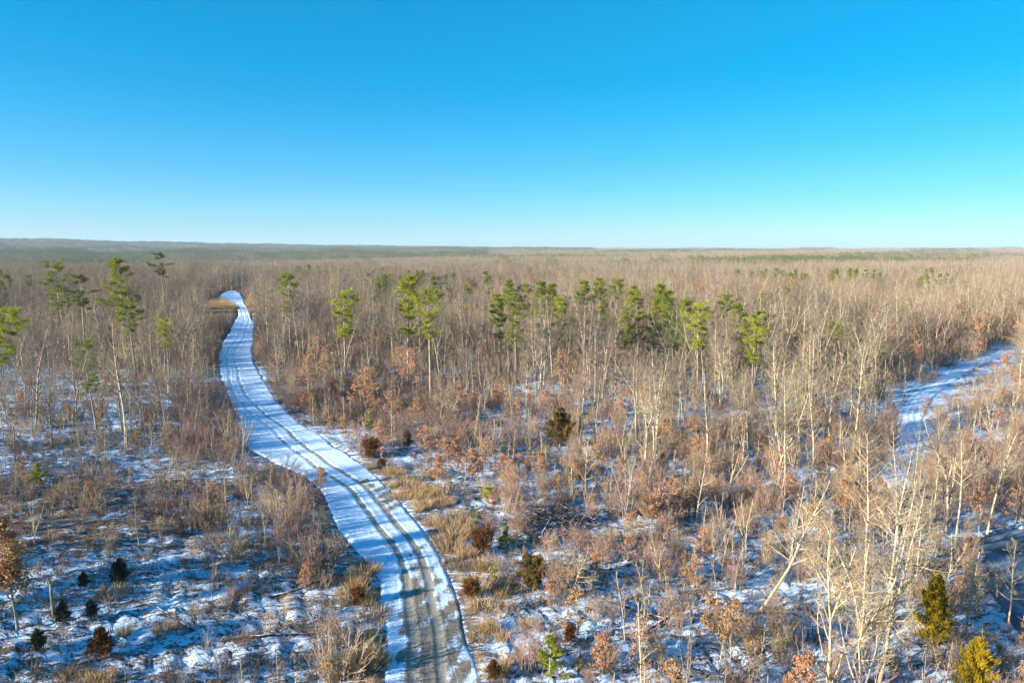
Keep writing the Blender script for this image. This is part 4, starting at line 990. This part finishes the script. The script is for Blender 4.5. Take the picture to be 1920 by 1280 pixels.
scatter('leafy_undergrowth', 'oak_sapling', x[s][rest], y[s][rest], V_[s][rest], leaf_h[s][rest] / np.array(OB)[V_[s][rest]], 'brown leafed oak growth scattered under the trees')
# more russet oak understory toward the right, far
x, y = grid_pts(-40, 420, 160, 520, 7.0); px, py = proj(x, y, hgt(x, y)); ok = (rng.random(len(x)) < np.where(px > 1250, .55, np.where(px > 1050, .38, .16))) & (px < 2050) & (road_d(x, y) > 6); hs = rng.uniform(6, 11, len(x)); ok &= ~hides(x, y, hs, 1.2) & free(x, y)
V_ = rng.choice([0, 2, 5, 1, 4], len(x)); scatter('russet_understory', 'oak_sapling', x[ok], y[ok], V_[ok], hs[ok] / np.array(OB)[V_[ok]], 'rusty brown leafed understory in the wood toward the right')

# ---- shrubs
x, y = grid_pts(-80, 120, 30, 230, 2.0)
px, py = proj(x, y, hgt(x, y)); rd, td = road_d(x, y), trail_d(x, y)
pr = np.interp(py, [560, 700, 800, 1300], [.20, .24, .22, .2])
TH = [[(330, 750), (425, 735), (455, 860), (400, 880), (320, 870)], [(505, 740), (700, 715), (1000, 760), (1000, 860), (820, 850), (640, 800), (560, 775)], [(380, 580), (440, 585), (420, 640), (400, 690), (360, 690)], [(480, 600), (520, 600), (540, 700), (500, 700)]]
pr = np.where(in_any(px, py, TH), .85, pr)
pr = np.where(in_poly(px, py, [(340, 960), (480, 890), (600, 912), (650, 1010), (640, 1080), (690, 1110), (710, 1180), (560, 1130), (380, 1120)]), .7, pr)
pr = np.where((rd > .3) & (rd < 5) & (px > 430) & (px < 760) & (py > 840) & in_poly(px, py, FG_L), .85, pr)
pr = np.where((px < 330) & (py > 1030), .05, pr); pr = np.where((px < 400) & (py > 880) & (py < 1030), .30, pr); pr = np.where((px > 640) & (px < 1010) & (py > 870) & (rd < 8), .08, pr)
pr = np.where((px > 900) & (py > 640), .26, pr); pr = np.where((px > 960) & (py > 860), .55, pr)
hs = rng.uniform(1.0, 2.7, len(x)); hs = np.where(in_any(px, py, TH), hs * 1.25, hs); hs = np.where(py > 1000, hs * .7, hs); hs = np.where((rd > .3) & (rd < 5) & (px > 430) & (px < 760) & (py > 840) & in_poly(px, py, FG_L), rng.uniform(1.5, 3.2, len(x)), hs)
ok = (rng.random(len(x)) < pr) & (rd > .5) & (td > .4) & free(x, y, .8) & ~in_poly(x, y, POND_W) & (px > -60) & (px < 1990) & ~hides(x, y, hs * .8, .3, low=True)
x, y, hs, px, py = x[ok], y[ok], hs[ok], px[ok], py[ok]; _, _, ty, vis = view(x, y, hs); size = np.where(vis, py - ty, 0)
HB = [2.6, 2.0, 3.2, 1.6, 2.8, 2.2, 3.8, 3.4]; V_ = rng.integers(0, 6, len(x)); sw = (px > 960) & (py > 760) & (rng.random(len(x)) < .6); V_ = np.where(sw, rng.choice([6, 7], len(x)), V_); hs = np.where(sw, hs * 1.5, hs); V_ = np.where(in_any(px, py, TH) & (rng.random(len(x)) < .7), rng.choice([0, 4], len(x)), V_)
hc = ['brown upright', 'tan spreading', 'tan upright', 'grey low spreading', 'brown broad', 'grey upright', 'twiggy tan', 'twiggy pinkish']
rest = spread_out('shrub', 'shrub', x, y, px, py, hs, size, HB, V_, lambda v, t: '%s %s leafless shrub' % (t, hc[v]), 290, .08)
scatter('shrubbery', 'shrub', x[rest], y[rest], V_[rest], hs[rest] / np.array(HB)[V_[rest]], 'leafless brown shrubbery under the trees', .1)

# ---- straw clumps along the road, some of them as things, and the bank at the road's far end
x, y = grid_pts(-40, 60, 30, 130, 1.15); px, py = proj(x, y, hgt(x, y)); rd = road_d(x, y)
pr = np.where((rd > .3) & (rd < 4.2) & (px > 650) & (py > 900), .40, .0); pr = np.where((rd > 0) & (rd < 3) & (px > 640) & (py > 840) & (py < 900), .2, pr)
pr = np.where(in_poly(px, py, [(230, 1150), (350, 1150), (350, 1200), (230, 1200)]), .35, pr); pr = np.where(in_poly(px, py, [(90, 1240), (180, 1240), (180, 1290), (90, 1290)]), .45, pr); pr = np.where(in_poly(px, py, [(130, 1100), (215, 1100), (215, 1140), (130, 1140)]), .25, pr)
pr = np.where((px > 950) & (px < 1130) & (py > 1060), .10, pr)
ok = (rng.random(len(x)) < pr) & free(x, y, .5); x, y, px, py = x[ok], y[ok], px[ok], py[ok]; hs = rng.uniform(.8, 1.5, len(x)); V_ = rng.choice([0, 1, 2, 3, 1], len(x)); _, _, ty, vis = view(x, y, hs)
rest = spread_out('grass_clump', 'grass clump', x, y, px, py, hs, np.where(vis, py - ty, 0), [1.1, .9, 1.3, .8], V_, lambda v, t: '%s %s grass clump' % (t, ['loose straw', 'arching straw', 'upright straw', 'greyish'][v]), 240, .05)
scatter('dry_grass', 'grass_clump', x[rest], y[rest], V_[rest], hs[rest], 'straw coloured dry grass')
X, Y = px_points([(392, 448, 565, 580, 150), (466, 512, 566, 588, 110)]); ok = road_d(X, Y) > .5
scatter('grass_bank', 'grass_clump', X[ok], Y[ok], rng.integers(0, 3, int(ok.sum())), rng.uniform(1.2, 2.2, int(ok.sum())), 'bank of golden dry grass where the road disappears', .05)

# ---- low brush, tufts and twigs over the open ground
x, y = grid_pts(-90, 130, 28, 190, 1.0); px, py = proj(x, y, hgt(x, y)); rd, td = road_d(x, y), trail_d(x, y)
pat = np.sin(x * .31 + 1.2 * np.sin(y * .23)) + np.sin(y * .37 + 1.1 * np.sin(x * .19 + 1)) 
pr = np.clip(.54 + .22 * pat, .16, .95); pr = np.where((px < 330) & (py > 1050) & (py < 1200), pr * .8, pr); pr = np.where(py < 800, pr * .6, pr)
pr = np.where((rd > 0) & (rd < 1.1), .55, pr); pr = np.where((px < 420) & (py > 900) & (py < 1030), np.maximum(pr, .5), pr)
pr = np.where((rd > -.7) & (rd < .15), .42, pr)
ok = (rng.random(len(x)) < pr) & (rd > -.7) & (td > .2) & free(x, y, .55) & (px > -80) & (px < 2000) & ~in_poly(x, y, POND_W)
x, y, rd = x[ok], y[ok], rd[ok]; V_ = rng.integers(0, 6, len(x)); sz = np.where(rd < 1.1, rng.uniform(.35, .7, len(x)), rng.uniform(.5, 1.15, len(x))); sz = np.where(rd < .15, rng.uniform(.2, .45, len(x)), sz)
scatter('undergrowth', 'low_brush', x, y, V_, sz, 'low twigs, weeds and tufts sticking through the snow', .15)
# understory brush deeper in the wood
x, y = grid_pts(-330, 330, 150, 420, 4.2); px, py = proj(x, y, hgt(x, y)); ok = (rng.random(len(x)) < .6) & (np.abs(x) < 30 + .8 * y) & (road_d(x, y) > 1.5); hs = rng.uniform(2, 4.2, len(x)); ok &= ~hides(x, y, hs, .8, low=True)
V_ = rng.integers(0, 8, len(x)); hs = hs * 1.15; scatter('forest_undergrowth', 'shrub', x[ok], y[ok], V_[ok], hs[ok] / np.array(HB)[V_[ok]], 'brown brush on the floor of the far wood')

# ---- the far woods, in stands
X, Y, Pk = [], [], []
for r0, r1, cell in ((590, 1300, 20), (1300, 2600, 24), (2600, 6200, 40)):
    gx, gy = grid_pts(-r1, r1, 0, r1, cell); dd = np.hypot(gx, gy); a = np.abs(np.arctan2(gx, gy)); k = (dd > r0) & (dd < r1) & (a < math.radians(44)); gx, gy = gx[k], gy[k]
    nz = np.sin(gx * .0061 + 1.7 * np.sin(gy * .0043)) + np.sin(gy * .0083 + 1.3 * np.sin(gx * .0037 + 2)) + rng.normal(0, .35, len(gx))
    azd = np.degrees(np.arctan2(gx, gy)); n2 = np.sin(gx * .011 + 1.3 * np.sin(gy * .009)) + np.sin(gy * .015 + gx * .004) + rng.normal(0, .5, len(gx)); p = np.select([n2 < -1.1, n2 < -.2, n2 < .6, n2 < 1.2], [3, 0, 2, 1], 5); p = np.where((azd > 6) & (p == 0) & (rng.random(len(gx)) < .5), 1, p); p = np.where(nz > 1.5, 4, p)
    ppx = 960 + FPX * np.tan(np.radians(azd)); dk = np.hypot(gx, gy)
    p = np.where((dk > 1900) & (azd < -2) & (rng.random(len(gx)) < .7), 4, p); p = np.where((dk > 2200) & (dk < 2700) & (ppx > 110) & (ppx < 290), 4, p); p = np.where((dk > 4300) & (ppx > 890) & (ppx < 1110) & (rng.random(len(gx)) < .8), 4, p)
    X.append(gx); Y.append(gy); Pk.append(p)
X, Y, Pk = np.concatenate(X), np.concatenate(Y), np.concatenate(Pk); dd = np.hypot(X, Y)
scatter('far_forest', 'stand', X, Y, Pk, np.where(dd > 2600, 1.25, 1.0) * rng.uniform(.88, 1.1, len(X)), 'unbroken leafless forest stretching to the horizon', .0, -.3)

# ------------------------------------------------------------------ the air
hb = bpy.data.meshes.new('haze'); s0, s1, zb, zt = -9500, 9500, -45, 150
hv = [(a, b, c) for c in (zb, zt) for b in (s0, s1) for a in (s0, s1)]
hb.from_pydata(hv, [], [(0, 2, 3, 1), (4, 5, 7, 6), (0, 1, 5, 4), (2, 6, 7, 3), (0, 4, 6, 2), (1, 3, 7, 5)])
hm = bpy.data.materials.new('haze'); hm.use_nodes = True; nt = hm.node_tree; nt.nodes.clear()
out = nt.nodes.new('ShaderNodeOutputMaterial'); pv = nt.nodes.new('ShaderNodeVolumePrincipled'); pv.inputs['Color'].default_value = (.50, .73, .96, 1); pv.inputs['Density'].default_value = 0.00006; pv.inputs['Anisotropy'].default_value = 0.0
nt.links.new(pv.outputs[0], out.inputs['Volume']); hb.materials.append(hm); ho = link(bpy.data.objects.new('haze', hb)); ho['kind'] = 'stuff'; ho['label'] = 'thin blue winter haze over the far woods'; ho.display_type = 'WIRE'
